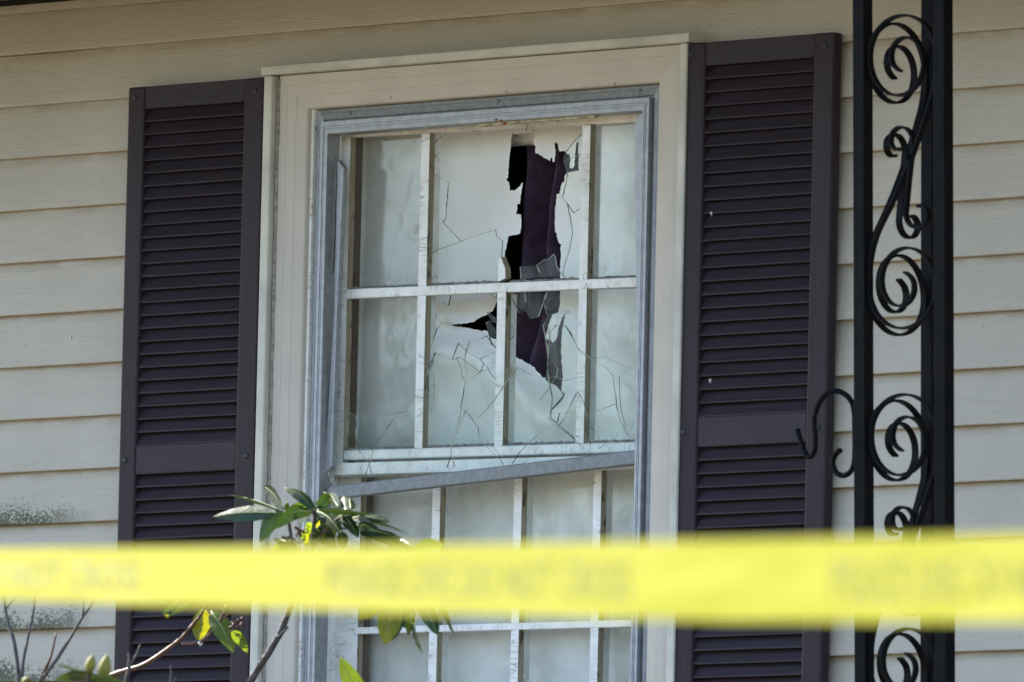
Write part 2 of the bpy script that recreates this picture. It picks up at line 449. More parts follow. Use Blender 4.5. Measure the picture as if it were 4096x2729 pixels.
cprof = [(0, .01), (0, -.0195), (.019, -.0195), (.0198, -.0185), (.040, -.0165), (.0408, -.0155), (.062, -.0115), (.0645, -.010), (.066, -.007), (.066, .016)]
for sd in ('left', 'right', 'top'):
    frame_side('casing', sd, crect, cprof, 'casing_cream', win)
for (a, b) in ((-.553, -.108), (-.31, -.142), (-.02, -.1485), (.25, -.1495)):
    screw(a, -.0165 if b > -.12 else -.0125, b, .0035, win, 'casing_cream')
box('window_sill', -.63, .47, -.06, .10, -1.66, -1.615, 'trim_white', win, .004)
box('outer_jamb', -.524, -.516, .0, .24, -1.62, -.15, 'paint_vertical', win, 0)
box('outer_jamb', .367, .375, .0, .24, -1.62, -.15, 'paint_vertical', win, 0)
box('head_jamb', -.516, .367, .035, .24, -.172, -.15, 'paint_rail', win, 0)
box('shadow_gap_strip', .346, .366, .012, .03, -1.62, -.152, 'dark_gap', win, 0)  # dark strip put in for the shadow gap beside the right casing
# storm frame
sf = empty('storm_frame', win)
srect = (-.511, .3475, -1.66, -.1535)
sp1 = [(0, .016), (0, .006), (.006, .006), (.0065, .0068), (.0075, .0068), (.008, .006), (.019, .006), (.0195, .0105), (.0235, .0105)]
sp2 = [(.0235, .0105), (.0235, -.004), (.0245, -.005), (.0325, -.005), (.033, -.0035), (.0345, -.0035), (.035, -.005), (.0375, -.005), (.038, -.004), (.0395, -.004), (.040, -.005), (.0465, -.005), (.048, -.004), (.048, .030)]
for sd, s in (('left', .72), ('right', .74), ('top', 1.0)):
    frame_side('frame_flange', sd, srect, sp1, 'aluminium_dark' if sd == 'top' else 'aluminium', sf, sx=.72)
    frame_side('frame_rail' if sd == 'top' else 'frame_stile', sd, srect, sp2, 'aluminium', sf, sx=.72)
for (a, b) in ((-.43, -.163), (-.055, -.1625), (.297, -.162)): screw(a, .006, b, .0042, sf, 'aluminium_dark')
# rust and dent at the head of the frame
for (pa, pb, w) in ((1985, 480, 9), (2003, 483, 8), (2018, 495, 12)):
    q = at(pa, pb, -.0056)
    pts = [(q.x + w / 2900 * math.cos(a) * (1 + .3 * math.sin(3 * a + pa)), q.z + w / 3600 * math.sin(a)) for a in [i * .57 for i in range(11)]]
    V, F = prism_xz(pts, -.0064, -.0048); mesh_obj('rust_patch', V, F, 'rust', sf)
# ragged cream caulk and glass splinters under the head
pts = []
for i in range(27):
    xx = -.10 + .29 * i / 26
    pts.append((xx, -.2005 + .001 * noise.noise((i, 0, 0))))
low_e = [(p[0], -.2055 - .004 * abs(noise.noise((p[0] * 60, 2, 1)))) for p in pts]
V, F = prism_xz(pts + low_e[::-1], .004, .012); mesh_obj('putty_line', V, F, 'putty_cream', sf)
# blind stops between storm and sash
for x0, x1 in ((-.516, -.4865), (.3305, .367)):
    box('blind_stop', x0, x1, .030, .048, -1.62, -.15, 'paint_vertical', win, .001)
box('head_stop', -.4865, .3305, .030, .048, -.196, -.15, 'paint_rail', win, .001)

def sash(name, xs, zs, yf, shear, mrow):
    """xs: glass edges left..right as pairs; zs rows as (top,bottom) pairs"""
    s = empty(name, win)
    fn = lambda p: (p[0], p[1], p[2] - shear * (p[0] + .29))
    return s, fn
# ---- upper sash
XU = [(-.4715, -.2900), (-.2695, -.0886), (-.0675, .1142), (.1343, .3156)]
ZU = [(-.2040, -.4935), (-.5115, -.7985)]
us, fu = sash('upper_sash', XU, ZU, .05, .0155, 0)
YF, YG, YB = .055, .071, .092
def sash_bar(name, x0, x1, z0, z1, mat, parent, fn, yf, sidemat='weathered_wood', thin=True):
    """a bar of the sash: putty side in front of the glass, thinner moulding behind"""
    V, F = multi_box([(x0, x1, yf, yf + .0155, z0, z1)])
    mi = [0, 0, 0, 1, 0, 1]
    if x1 - x0 > z1 - z0: mi = [0, 0, 0, 0, 0, 0]
    if thin:
        cx, cz = (x0 + x1) / 2, (z0 + z1) / 2
        b = (x0, x1, yf + .0155, yf + .038, cz - .004, cz + .004) if x1 - x0 > z1 - z0 else (cx - .0045, cx + .0045, yf + .0155, yf + .038, z0, z1)
        n = len(V); V += bv(*b); F += [tuple(i + n for i in f) for f in BF]; mi += [0] * 6
    V = [fn(p) for p in V]
    # worn arrises
    V = [(p[0] + .0006 * noise.noise((p[0] * 50, p[2] * 50, 1)), p[1], p[2] + .0006 * noise.noise((p[0] * 50, p[2] * 50, 7))) for p in V]
    return mesh_obj(name, V, F, [mat, sidemat], parent, midx=mi)
def stile(x0, x1, z0, z1, inner, parent, fn, yf):
    """stile whose inner edge shows weathered wood in front of the glass and dark stained wood behind it"""
    V, F = multi_box([(x0, x1, yf, yf + .0155, z0, z1), (x0 + (.003 if inner == 'l' else 0), x1 - (.003 if inner == 'r' else 0), yf + .0155, yf + .038, z0, z1)])
    mi = [0, 0, 0, 1, 0, 1, 2, 2, 2, 2, 2, 2]
    return mesh_obj('stile', [fn(p) for p in V], F, ['paint_vertical', 'weathered_wood', 'stained_wood'], parent, midx=mi)
stile(-.5155, -.4715, -.845, -.165, 'r', us, fu, YF); stile(.3156, .3665, -.845, -.165, 'l', us, fu, YF)
sash_bar('rail', -.4715, .3156, -.204, -.172, 'paint_rail', us, fu, YF, thin=False)
V, F = multi_box([(-.4715, .3156, YF, YB, -.817, -.7985)]); mesh_obj('rail', [fu(p) for p in V], F, 'paint_rail', us, bevel=.004, seg=3)
V, F = multi_box([(-.505, .3500, .042, YB, -.8465, -.8235)]); mesh_obj('meeting_rail', [fu(p) for p in V], F, 'paint_rail', us, bevel=.0015)
sash_bar('muntin', -.2900, -.2695, -.4935, -.205, 'paint_vertical', us, fu, YF)
sash_bar('muntin', -.2900, -.2695, -.7985, -.5115, 'paint_vertical', us, fu, YF)
sash_bar('muntin', -.0886, -.0675, -.7985, -.5115, 'paint_vertical', us, fu, YF)
sash_bar('muntin', .1142, .1343, -.4935, -.205, 'paint_vertical', us, fu, YF)
sash_bar('muntin', .1142, .1343, -.7985, -.5115, 'paint_vertical', us, fu, YF)
V, F = multi_box([(-.4740, .3156, YF - .002, YF + .0155, -.5115, -.4935), (-.4740, .3156, YF + .0155, YF + .038, -.5065, -.4985)])
hm = mesh_obj('muntin', [fu(p) for p in V], F, 'paint_rail', us, bevel=.002)
# the snapped muntin: a splintered stub
stub = [z3(180, 1425), z3(238, 1400), z3(236, 1320), z3(222, 1285), z3(208, 1245), z3(200, 1228), z3(188, 1250), z3(183, 1300)]
q = [at(a, b, YF) for a, b in stub]
V, F = prism_xz([(p.x, p.z) for p in q], YF, YF + .0155)
mesh_obj('broken_muntin', V, F, ['paint_vertical', 'weathered_wood'], us, midx=[0, 1] + [1] * 8)
# dirt bead of dried putty along the foot of the panes
for (a, b), zz in [(x, ZU[0][1]) for x in XU] + [(x, ZU[1][1]) for x in XU]:
    prof = [(YG - .010, zz), (YG - .006, zz + .0045), (YG - .001, zz + .006), (YG - .001, zz)]
    V, F = extrude_x(prof, a, b, 30); V = [fu((p[0], p[1], p[2] + (.003 * noise.noise((p[0] * 130, 4, zz)) if p[2] > zz + .001 else 0))) for p in V]
    mesh_obj('putty_bead', V, F, 'caulk', us, smooth=True)

# ---- glass sheets and shards
def sheet(name, pts_xz, y, mat, parent, thick=.003, fracture=True):
    V, F = prism_xz(pts_xz, y, y + thick)
    n = len(pts_xz)
    # orient the outline counter-clockwise seen from outside
    return mesh_obj(name, V, F, [mat, 'fracture'], parent, midx=[0, 0] + [1] * n)
def from_px(pts, y): return [(p.x, p.z) for p in (at(a, b, y) for a, b in pts)]
def pane(ci, ri, xs, zs, y, parent, fn, tilt=0.0):
    (a, b), (zt, zb) = xs[ci], zs[ri]
    q = [fn((a - .003, 0, zb - .003)), fn((b + .003, 0, zb - .003)), fn((b + .003, 0, zt + .003)), fn((a - .003, 0, zt + .003))]
    # old glass is never flat: a shallow warp
    N = 5; V = []; F = []
    for j in range(N + 1):
        for i in range(N + 1):
            u, v = i / N, j / N
            x = q[0][0] + (q[1][0] - q[0][0]) * u; z = (q[0][2] * (1 - u) + q[1][2] * u) * (1 - v) + (q[3][2] * (1 - u) + q[2][2] * u) * v
            V.append((x, y + .0012 * noise.noise((x * 9, z * 9, ci)) + tilt * (u - .5), z))
    for j in range(N):
        for i in range(N):
            k = j * (N + 1) + i; F.append((k, k + 1, k + N + 2, k + N + 1))
    n = len(V); V2 = [(p[0], p[1] + .003, p[2]) for p in V]; F2 = [tuple(reversed([i + n for i in f])) for f in F]
    return mesh_obj('pane', V + V2, F + F2, 'pane_glass', parent, smooth=True)
for ci, ri in ((0, 0), (3, 0), (0, 1), (3, 1)):
    pane(ci, ri, XU, ZU, YG, us, fu, .0010 * (ci - 1))
SH = [
 [z2(1000, 1225), z2(1085, 1170), z2(1260, 1108), z2(1355, 1070), z2(1530, 1018), z3(165, 1062), z3(176, 1075), z3(212, 1105), z3(203, 1240), z3(180, 1425), z2(1000, 1445)],
 [z2(995, 555), z2(1010, 555), z2(1160, 650), z2(1138, 930), z2(1118, 960), z2(1260, 1108), z2(1085, 1170), z2(1000, 1225), z2(985, 1230)],
 [z2(995, 240), z2(1250, 226), z2(1170, 247), z2(1080, 300), z2(1060, 332), z2(1012, 405), z2(1068, 432), z2(1012, 515), z2(995, 520)],
 [z2(1340, 228), z2(1390, 272), z2(1420, 240), z2(1415, 212)],
 [z2(1428, 205), z2(1468, 238), z2(1492, 203)], [z2(1525, 204), z2(1545, 228), z2(1562, 200)],
 [z3(330, 212), z3(350, 226), z3(368, 186)], [z3(385, 190), z3(400, 243), z3(442, 246), z3(482, 226), z3(512, 200), z3(505, 176)],
 [z3(550, 184), z3(590, 212), z3(600, 168)], [z3(615, 172), z3(652, 207), z3(674, 158)], [z3(750, 160), z3(775, 186), z3(792, 152)],
 [z3(840, 255), z3(760, 340), z3(712, 402), z3(690, 460), z3(705, 530), z3(718, 575), z3(712, 640), z3(682, 770), z3(715, 805), z3(770, 885), z3(822, 850), z3(840, 850)],
 [z3(840, 890), z3(770, 887), z3(720, 814), z3(745, 930), z3(762, 1040), z3(735, 1180), z3(690, 1320), z3(688, 1390), z3(825, 1385)],
 [z3(352, 1308), z3(480, 1300), z3(496, 1340), z3(520, 1392), z3(357, 1402)],
 [z3(482, 1294), z3(550, 1245), z3(565, 1256), z3(612, 1210), z3(625, 1230), z3(635, 1300), z3(655, 1340), z3(692, 1378), z3(523, 1392), z3(499, 1340)],
 [z4(975, 140), z4(1035, 150), z4(1055, 200), z4(1065, 330), z4(1107, 375), z4(1070, 420), z4(1005, 620), z4(970, 640)],
 [z4(1062, 203), z4(1112, 207), z4(1160, 241), z4(1186, 135), z4(1040, 140)],
 [z4(1050, 610), z4(1190, 665), z4(1228, 560), z4(1240, 535), z4(1300, 598), z4(1326, 512), z4(1380, 505), z4(1422, 500), z4(1457, 476), z4(1545, 590), z4(1540, 1350), z4(965, 1362), z4(968, 700), z4(1025, 722)],
 [z4(1455, 375), z4(1485, 360), z4(1540, 440), z4(1540, 565), z4(1500, 550)], [z4(1465, 290), z4(1530, 332), z4(1545, 385), z4(1502, 372)],
 [z4(1480, 130), z4(1505, 165), z4(1530, 185), z4(1545, 150), z4(1540, 122)], [z4(1250, 128), z4(1290, 150), z4(1310, 128)], [z4(1360, 122), z4(1400, 146), z4(1440, 118)],
 [z5(230, 100), z5(377, 100), z5(402, 286), z5(342, 298), z5(290, 190)],
 [z5(381, 100), z5(570, 95), z5(530, 220), z5(492, 334), z5(432, 345), z5(406, 290)],
 [z5(574, 95), z5(815, 82), z5(800, 1300), z5(588, 1118), z5(603, 960), z5(573, 800), z5(564, 570), z5(530, 395), z5(571, 320), z5(534, 222)],
 [z5(240, 830), z5(290, 780), z5(330, 722), z5(430, 780), z5(530, 806), z5(570, 806), z5(600, 962), z5(585, 1122), z5(797, 1304), z5(240, 1345)],
 [z5(225, 355), z5(298, 395), z5(300, 480), z5(245, 540), z5(225, 545)], [z5(225, 690), z5(290, 715), z5(270, 790), z5(225, 830)],
]
rs = random.Random(3)
for pts in SH:
    y = YG + rs.uniform(-.001, .0015)
    sheet('shard', from_px(pts, y), y, 'shard_glass', us)
def crack(pts, y, parent, depth=.0020, w=.0003):
    """the fracture face of a crack: a thin wall through the thickness of the sheet"""
    q = from_px(pts, y); V, F = [], []
    n = len(q)
    for i, p in enumerate(q):
        a = q[max(i - 1, 0)]; b = q[min(i + 1, n - 1)]; dx, dz = b[0] - a[0], b[1] - a[1]; L = math.hypot(dx, dz) or 1
        nx, nz = -dz / L * w / 2, dx / L * w / 2
        wob = .0006 * noise.noise((i * 2.1, p[0] * 30, p[1] * 30))
        V += [(p[0] - nx, y - .0002 + wob, p[1] - nz), (p[0] + nx, y - .0002 + wob, p[1] + nz), (p[0] + nx, y + depth + wob, p[1] + nz), (p[0] - nx, y + depth + wob, p[1] - nz)]
    for i in range(n - 1):
        for k in range(4):
            a, b = i * 4 + k, i * 4 + (k + 1) % 4; F.append((a, b, b + 4, a + 4))
    return mesh_obj('crack', V, F, 'fracture', parent)
for pts in ([z4(1300, 600), z4(1410, 660), z4(1440, 700), z4(1410, 760), z4(1340, 810)], [z4(1460, 710), z4(1490, 770), z4(1530, 815)], [z4(1410, 660), z4(1470, 630), z4(1522, 605)],
            [z4(1300, 600), z4(1285, 690), z4(1310, 760)], [z5(545, 480), z5(575, 440), z5(582, 410), z5(640, 392)], [z5(575, 450), z5(590, 510), z5(605, 535), z5(562, 592)],
            [z5(572, 668), z5(620, 692), z5(648, 740), z5(636, 800), z5(600, 848)], [z5(500, 990), z5(560, 915), z5(590, 872)], [z5(530, 806), z5(640, 798), z5(700, 830), z5(800, 806)],
            [z3(716, 570), z3(728, 600)], [z3(712, 668), z3(760, 672), z3(800, 678)], [z3(690, 490), z3(740, 460), z3(828, 430)], [z3(700, 480), z3(720, 470)]):
    crack(pts, YG, us)

# ---- lower sash, one step further in
XL = [(-.4600, -.2775), (-.2575, -.0715), (-.0520, .1262), (.1455, .328)]
ZL = [(-.8300, -1.1290), (-1.1420, -1.430)]
ls, fl = sash('lower_sash', XL, ZL, .095, .0065, 0)
YL = .095
stile(-.5155, -.4600, -1.52, -.80, 'r', ls, fl, YL); stile(.328, .3665, -1.52, -.80, 'l', ls, fl, YL)
sash_bar('rail', -.4600, .328, -.830, -.795, 'paint_rail', ls, fl, YL, thin=False)
sash_bar('rail', -.4600, .328, -1.50, -1.430, 'paint_rail', ls, fl, YL, thin=False)
for (a, b) in ((-.2775, -.2575), (-.0715, -.0520), (.1262, .1455)):
    sash_bar('muntin', a, b, -1.129, -.830, 'paint_vertical', ls, fl, YL); sash_bar('muntin', a, b, -1.430, -1.142, 'paint_vertical', ls, fl, YL)
V, F = multi_box([(-.466, .328, YL - .002, YL + .0155, -1.142, -1.129), (-.46, .328, YL + .0155, YL + .038, -1.139, -1.132)])
mesh_obj('muntin', [fl(p) for p in V], F, 'paint_rail', ls, bevel=.0018)
for ci in range(4):
    for ri in range(2): pane(ci, ri, XL, ZL, YL + .0165, ls, fl, .0012 * (ci - 1.5))

# ------------------------------------------------------------------ dislodged storm sash
ss = thing('storm_sash', 'loose grey aluminium storm sash hanging crooked with cracked glass in the window frame', 'storm window')
YS = .012
def quad_bar(name, pts, y0, y1, mat, parent, bevel=.0012):
    V, F = prism_xz(from_px(pts, y0), y0, y1)
    return mesh_obj(name, V, F, mat, parent, bevel=bevel)
quad_bar('stile', [z2(292, 465), z2(342, 530), z2(292, 1568), z4(248, 1500), z4(187, 1568), z4(265, 300)], YS, YS + .012, 'aluminium', ss)
quad_bar('stile_channel', [z2(255, 455), z2(288, 480), z2(258, 1250), z2(236, 1400), z2(245, 900)], YS + .002, YS + .010, 'aluminium_dark', ss)
quad_bar('stile', [z3(1248, 190), z3(1285, 112), z3(1310, 108), z5(1318, 120), z5(1322, 700), z5(1322, 1350), z5(1290, 1345), z5(1270, 640), z3(1262, 1400)], YS, YS + .012, 'aluminium', ss)
quad_bar('bottom_rail', [(1318, 1945), (2569, 1797), (2569, 1849), (2548, 1856), (1330, 1996), (1296, 1975)], YS - .006, YS + .012, 'aluminium_dark', ss, .0025)
pin = at(2548, 1868, YS)
for (r0, zt, zb, mt) in ((.0011, .0085, -.004, 'screw_metal'), (.0048, -.004, -.016, 'screw_metal')):
    V, F = tube([Vector((pin.x, YS + .003, pin.z + zt)), Vector((pin.x, YS + .003, pin.z + zb))], r0, 10); mesh_obj('latch_pin', V, F, mt, ss, bevel=0)
sg = [z4(245, 1045), z4(345, 1065), z4(430, 1100), z4(560, 1120), z4(745, 1088), z4(830, 1070), z4(890, 945), z4(970, 935), z4(1010, 700), z4(1060, 612), z4(1190, 665), z4(1250, 640),
      z5(30, 760), z5(150, 722), z5(330, 722), z5(430, 780), z5(560, 790), z5(582, 450), z5(640, 390), z5(700, 390), z5(760, 490), z5(800, 570), z5(910, 660), z5(1000, 640), z5(1255, 750), z5(1290, 760),
      z5(1300, 1380), z4(1568, 1552), (1330, 1950), z4(220, 1560)]
sheet('glass_sheet', from_px(sg, YS + .004), YS + .004, 'storm_glass', ss)
for pts in ([z4(1225, 650), z4(1255, 715), z4(1270, 800), z4(1290, 840), z4(1275, 950), z4(1255, 1040), z4(1265, 1055), z4(1210, 1240), z4(1185, 1330), z4(1180, 1420), z4(1150, 1510)],
            [z4(1265, 1057), z4(1297, 1062), z4(1330, 1110), z4(1395, 1200), z4(1405, 1285)], [z4(1297, 1062), z4(1250, 1170), z4(1225, 1250)],
            [z4(290, 1050), z4(345, 1065), z4(430, 1100), z4(435, 1160), z4(440, 1310), z4(470, 1390), z4(540, 1480), z4(560, 1560)],
            [z4(508, 1568), z4(545, 1470), z4(575, 1360), z4(640, 1250), z4(710, 1160), z4(745, 1090), z4(830, 1070), z4(855, 1030), z4(890, 945), z4(970, 935), z4(990, 860), z4(1005, 760), z4(1045, 670)],
            [z5(645, 390), z5(700, 390), z5(740, 440), z5(770, 500), z5(800, 570), z5(830, 620), z5(910, 660), z5(940, 700), z5(1000, 710), z5(1040, 740), z5(1080, 800), z5(1085, 860), z5(1100, 940), z5(1110, 1040), z5(1130, 1130), z5(1190, 1240), z5(1280, 1335)],
            [z5(530, 220), z5(568, 320), z5(527, 395), z5(545, 470), z5(562, 570), z5(572, 670), z5(562, 730), z5(575, 820), z5(603, 960), z5(583, 1120)],
            [z5(575, 1125), z5(640, 1190), z5(740, 1260), z5(830, 1340), z5(930, 1410)], [z5(805, 915), z5(770, 970), z5(700, 1120), z5(650, 1190)], [z5(805, 915), z5(850, 1000), z5(872, 1120)],
            [z5(1130, 790), z5(1130, 900), z5(1140, 1060), z5(1180, 1190)], [z5(330, 722), z5(230, 860), z5(150, 980), z5(30, 1120)], [z4(1440, 1270), z4(1500, 1340), z4(1568, 1420)],
            [z5(225, 1490), z5(180, 1430), z5(90, 1350)], [z5(290, 1480), z5(340, 1400), z5(450, 1290), z5(520, 1230), z5(620, 1170)], [z5(910, 1080), z5(1000, 1050), z5(1100, 1012)],
            [z5(590, 1082), z5(660, 1085), z5(765, 1073), z5(812, 1128)], [z5(905, 1190), z5(950, 1240), z5(975, 1282)], [z5(660, 1082), z5(640, 1165)], [z5(330, 722), z5(430, 780), z5(530, 806)],
            [z5(900, 1240), z5(900, 1370)], [z5(1015, 1300), z5(1015, 1330), z5(970, 1362)]):
    crack(pts, YS + .004, ss, .0020, .0003)

# ------------------------------------------------------------------ torn shade, curtain
YSH = .148
hole_px = [z3(305, 270), z3(490, 262), z3(478, 300), z3(472, 350), z3(487, 365), z3(490, 415), z3(520, 430), z3(545, 440), z3(552, 450), z3(585, 465), z3(612, 482), z3(615, 455), z3(628, 458), z3(630, 490), z3(645, 488), z3(650, 400), z3(640, 340), z3(645, 332), z3(665, 345), z3(672, 380), z3(680, 405), z3(712, 402), z3(735, 415), z3(760, 430), z3(770, 470), z3(760, 535), z3(780, 540), z3(800, 520), z3(815, 380), z3(835, 300), z3(838, 560), z3(800, 565), z3(745, 570), z3(716, 600), z3(712, 640), z3(695, 650), z3(680, 690), z3(672, 735), z3(652, 740), z3(645, 790), z3(642, 850), z3(645, 950), z3(648, 1040), z3(660, 1045), z3(668, 1090), z3(672, 1110), z3(690, 1135), z3(700, 1135), z3(692, 1150), z3(690, 1250), z3(690, 1370),
           z5(690, 95), z5(688, 240), z5(675, 300), z5(655, 330), z5(640, 390), z5(610, 480), z5(605, 510), z5(645, 515), z5(670, 538), z5(695, 525), z5(710, 510), z5(725, 450), z5(740, 360), z5(756, 270), z5(758, 300), z5(755, 480), z5(740, 600), z5(730, 720), z5(715, 850), z5(700, 950), z5(695, 1000), z5(680, 1045), z5(655, 1078), z5(653, 1000), z5(660, 935), z5(630, 890), z5(600, 860), z5(560, 835), z5(520, 790), z5(460, 720), z5(400, 690), z5(285, 632), z5(240, 605), z5(172, 520),
           z4(1510, 500), z4(1460, 470), z4(1450, 440), z4(1320, 420), z4(1250, 405), z4(1145, 392), z4(1230, 388), z4(1310, 391), z4(1370, 378), z4(1410, 368), z4(1420, 340), z4(1450, 325), z4(1475, 318), z4(1500, 300), z4(1530, 288),
           z5(230, 150), z5(245, 18), z3(250, 1220), z3(262, 1150), z3(270, 1075), z3(290, 1065), z3(330, 1060), z3(365, 1045), z3(370, 1010), z3(375, 900), z3(348, 895), z3(335, 900), z3(335, 880), z3(345, 845), z3(343, 820), z3(370, 818), z3(375, 770), z3(385, 700), z3(392, 648), z3(370, 680), z3(330, 710), z3(285, 715), z3(290, 690), z3(285, 650), z3(270, 640), z3(265, 620), z3(278, 612), z3(280, 560), z3(285, 480), z3(295, 370)]
hole = from_px(hole_px, YSH)
# ragged edge: split and jitter
rg = []
rr = random.Random(9)
for i, a in enumerate(hole):
    b = hole[(i + 1) % len(hole)]; L = math.hypot(b[0] - a[0], b[1] - a[1]); k = max(1, int(L / .0035))
    for j in range(k):
        t_ = j / k; jt = .0012 if j else 0
        rg.append((a[0] + (b[0] - a[0]) * t_ + rr.uniform(-jt, jt), a[1] + (b[1] - a[1]) * t_ + rr.uniform(-jt, jt)))
hole = rg
sx0, sx1, sz0, sz1 = -.60, .345, -1.56, -.165
P = [Vector(p) for p in hole]; nH = len(P); E = [(i, (i + 1) % nH) for i in range(nH)]
P += [Vector(p) for p in ((sx0, sz0), (sx1, sz0), (sx1, sz1), (sx0, sz1))]; E += [(nH, nH + 1), (nH + 1, nH + 2), (nH + 2, nH + 3), (nH + 3, nH)]
nx, nz = 46, 68
for j in range(1, nz):
    for i in range(1, nx):
        P.append(Vector((sx0 + (sx1 - sx0) * i / nx + rr.uniform(-.002, .002), sz0 + (sz1 - sz0) * j / nz + rr.uniform(-.002, .002))))
vo, eo, fo, *_ = delaunay_2d_cdt(P, E, [], 0, 1e-6)
tris = [f for f in fo if not poly_in(((vo[f[0]].x + vo[f[1]].x + vo[f[2]].x) / 3, (vo[f[0]].y + vo[f[1]].y + vo[f[2]].y) / 3), hole)]
segs = [(hole[i], hole[(i + 1) % len(hole)]) for i in range(0, len(hole))]
def shade_y(x, z):
    d = min(seg_dist((x, z), a, b) for a, b in segs[::2]) if -.35 < x < .2 and -.85 < z < -.15 else .2
    y = YSH + .004 * noise.noise((x * 5, z * 2.5, 4)) + .0015 * noise.noise((x * 16, z * 12, 8))
    y -= .020 * math.exp(-d / .028) * (.35 + .65 * max(0, noise.noise((x * 11, z * 11, 2)) + .35)) * (1.4 if z < -.55 else .6)
    q_ = (x, z)
    dl = min(seg_dist(q_, a, b) for a, b in FLAP) if -.36 < x < .16 and -.80 < z < -.5 else .2
    if dl < .12 and z < flap_z(x) + .003: y += .022 * math.exp(-(dl / .03) ** 1.3) - .022 * math.exp(-((dl - .05) / .028) ** 2)
    return y
FL = from_px([z4(1145, 392), z4(1250, 405), z4(1320, 420), z4(1450, 440), z5(172, 520), z5(285, 632), z5(400, 690), z5(460, 720), z5(520, 790), z5(600, 860), z5(660, 935)], YSH)
FLAP = list(zip(FL, FL[1:]))
def flap_z(x):
    for a, b in FLAP:
        if a[0] <= x <= b[0]: return a[1] + (b[1] - a[1]) * (x - a[0]) / (b[0] - a[0] + 1e-9)
    return FL[0][1] if x < FL[0][0] else FL[-1][1]
Vs = [(p.x, shade_y(p.x, p.y), p.y) for p in vo]
sh = mesh_obj('roller_blind', Vs, tris, 'shade_cloth', None, smooth=True)
tag(sh, 'white window shade torn open behind the broken panes', 'shade')
V, F = tube([Vector((-.57, .19, -.205)), Vector((.345, .19, -.205))], .018, 16)
mesh_obj('roller', V, F, 'shade_cloth', sh, smooth=True)

V, F = [], []
cx0, cx1 = at(2130, 800, .22).x, at(2420, 800, .22).x
NX, NZ = 60, 50
for j in range(NZ + 1):
    z = -.16 - 1.3 * j / NZ
    for i in range(NX + 1):
        u = i / NX; lean = -.030 * min(1, max(0, (-.28 - z) / .35))
        x = cx0 + .006 * math.sin(z * 21) + (cx1 - cx0) * u + lean * (1 - u)
        y = .225 + .034 * math.sin(u * 17 + 2.2 * math.sin(z * 4) + z * 2) + .016 * noise.noise((u * 7, z * 7, 1)) + .009 * noise.noise((u * 16, z * 20, 5)) - .03 * math.exp(-((z + .66) / .14) ** 2)
        V.append((x, y, z))
for j in range(NZ):
    for i in range(NX):
        a = j * (NX + 1) + i; F.append((a, a + 1, a + NX + 2, a + NX + 1))
cu = mesh_obj('curtain', V, F, 'curtain_cloth', None, smooth=True)
tag(cu, 'dark purple curtain hanging in the dark room behind the torn shade', 'curtain')

# ------------------------------------------------------------------ shutters
def shutter(label, x0, x1, sl, sr):
    t = thing('window_shutter', label, 'shutter', 'shutters flanking the window')
    top, bot = -.0870, -1.525
    ya, yb = -.030, -.006
    for a, b in ((x0, x0 + sl), (x1 - sr, x1)):
        o = box('stile', a, b, ya, yb, bot, top, 'shutter_plastic', t, .004)
    xa, xb = x0 + sl, x1 - sr
    for a, b in ((-.131, top - .0006), (-.832, -.777), (bot, -1.478)):
        box('rail', xa + .0002, xb - .0002, ya + .0015, yb, a, b, 'slat_plastic', t, .0015)
    box('back_panel', xa + .0002, xb - .0002, -.0095, yb - .001, bot + .002, top - .004, 'shutter_back', t, 0)
    def slat_mesh():
        prof = [(-.0265, 0), (-.0262, -.0014), (-.022, -.001), (-.0105, .0195), (-.0105, .0245), (-.0125, .0245), (-.0262, .0016)]
        V, F = extrude_x(prof + [prof[0]], xa + .0003, xb - .0003, 1)
        n = len(prof) + 1
        return mesh_obj('slat', V, F + [tuple(range(n - 2, -1, -1)), tuple(range(n, 2 * n - 1))], 'slat_plastic', t)
    s = None; P_ = .02484
    for zr, cnt in ((-.131, 26), (-.832, 26)):
        for k in range(cnt):
            zz = zr - .0235 - k * P_
            if s is None: s = slat_mesh(); s.location = (0, 0, zz); s0 = s
            else:
                c = s0.copy(); COL.objects.link(c); c.parent = t; c.location = (0, 0, zz)
    for xx in (x0 + .017, x1 - .020):
        for zz in (-.108, -.803, -1.49): screw(xx, ya, zz - (.004 if xx > x0 + .1 else 0), .0058, t)
    return t
shutter('dark brown louvered shutter left of the window, above the rhododendron leaves', -.976, -.6215, .0435, .050)
shutter('dark brown louvered shutter right of the window, next to the black iron post', .437, .7955, .0495, .048)

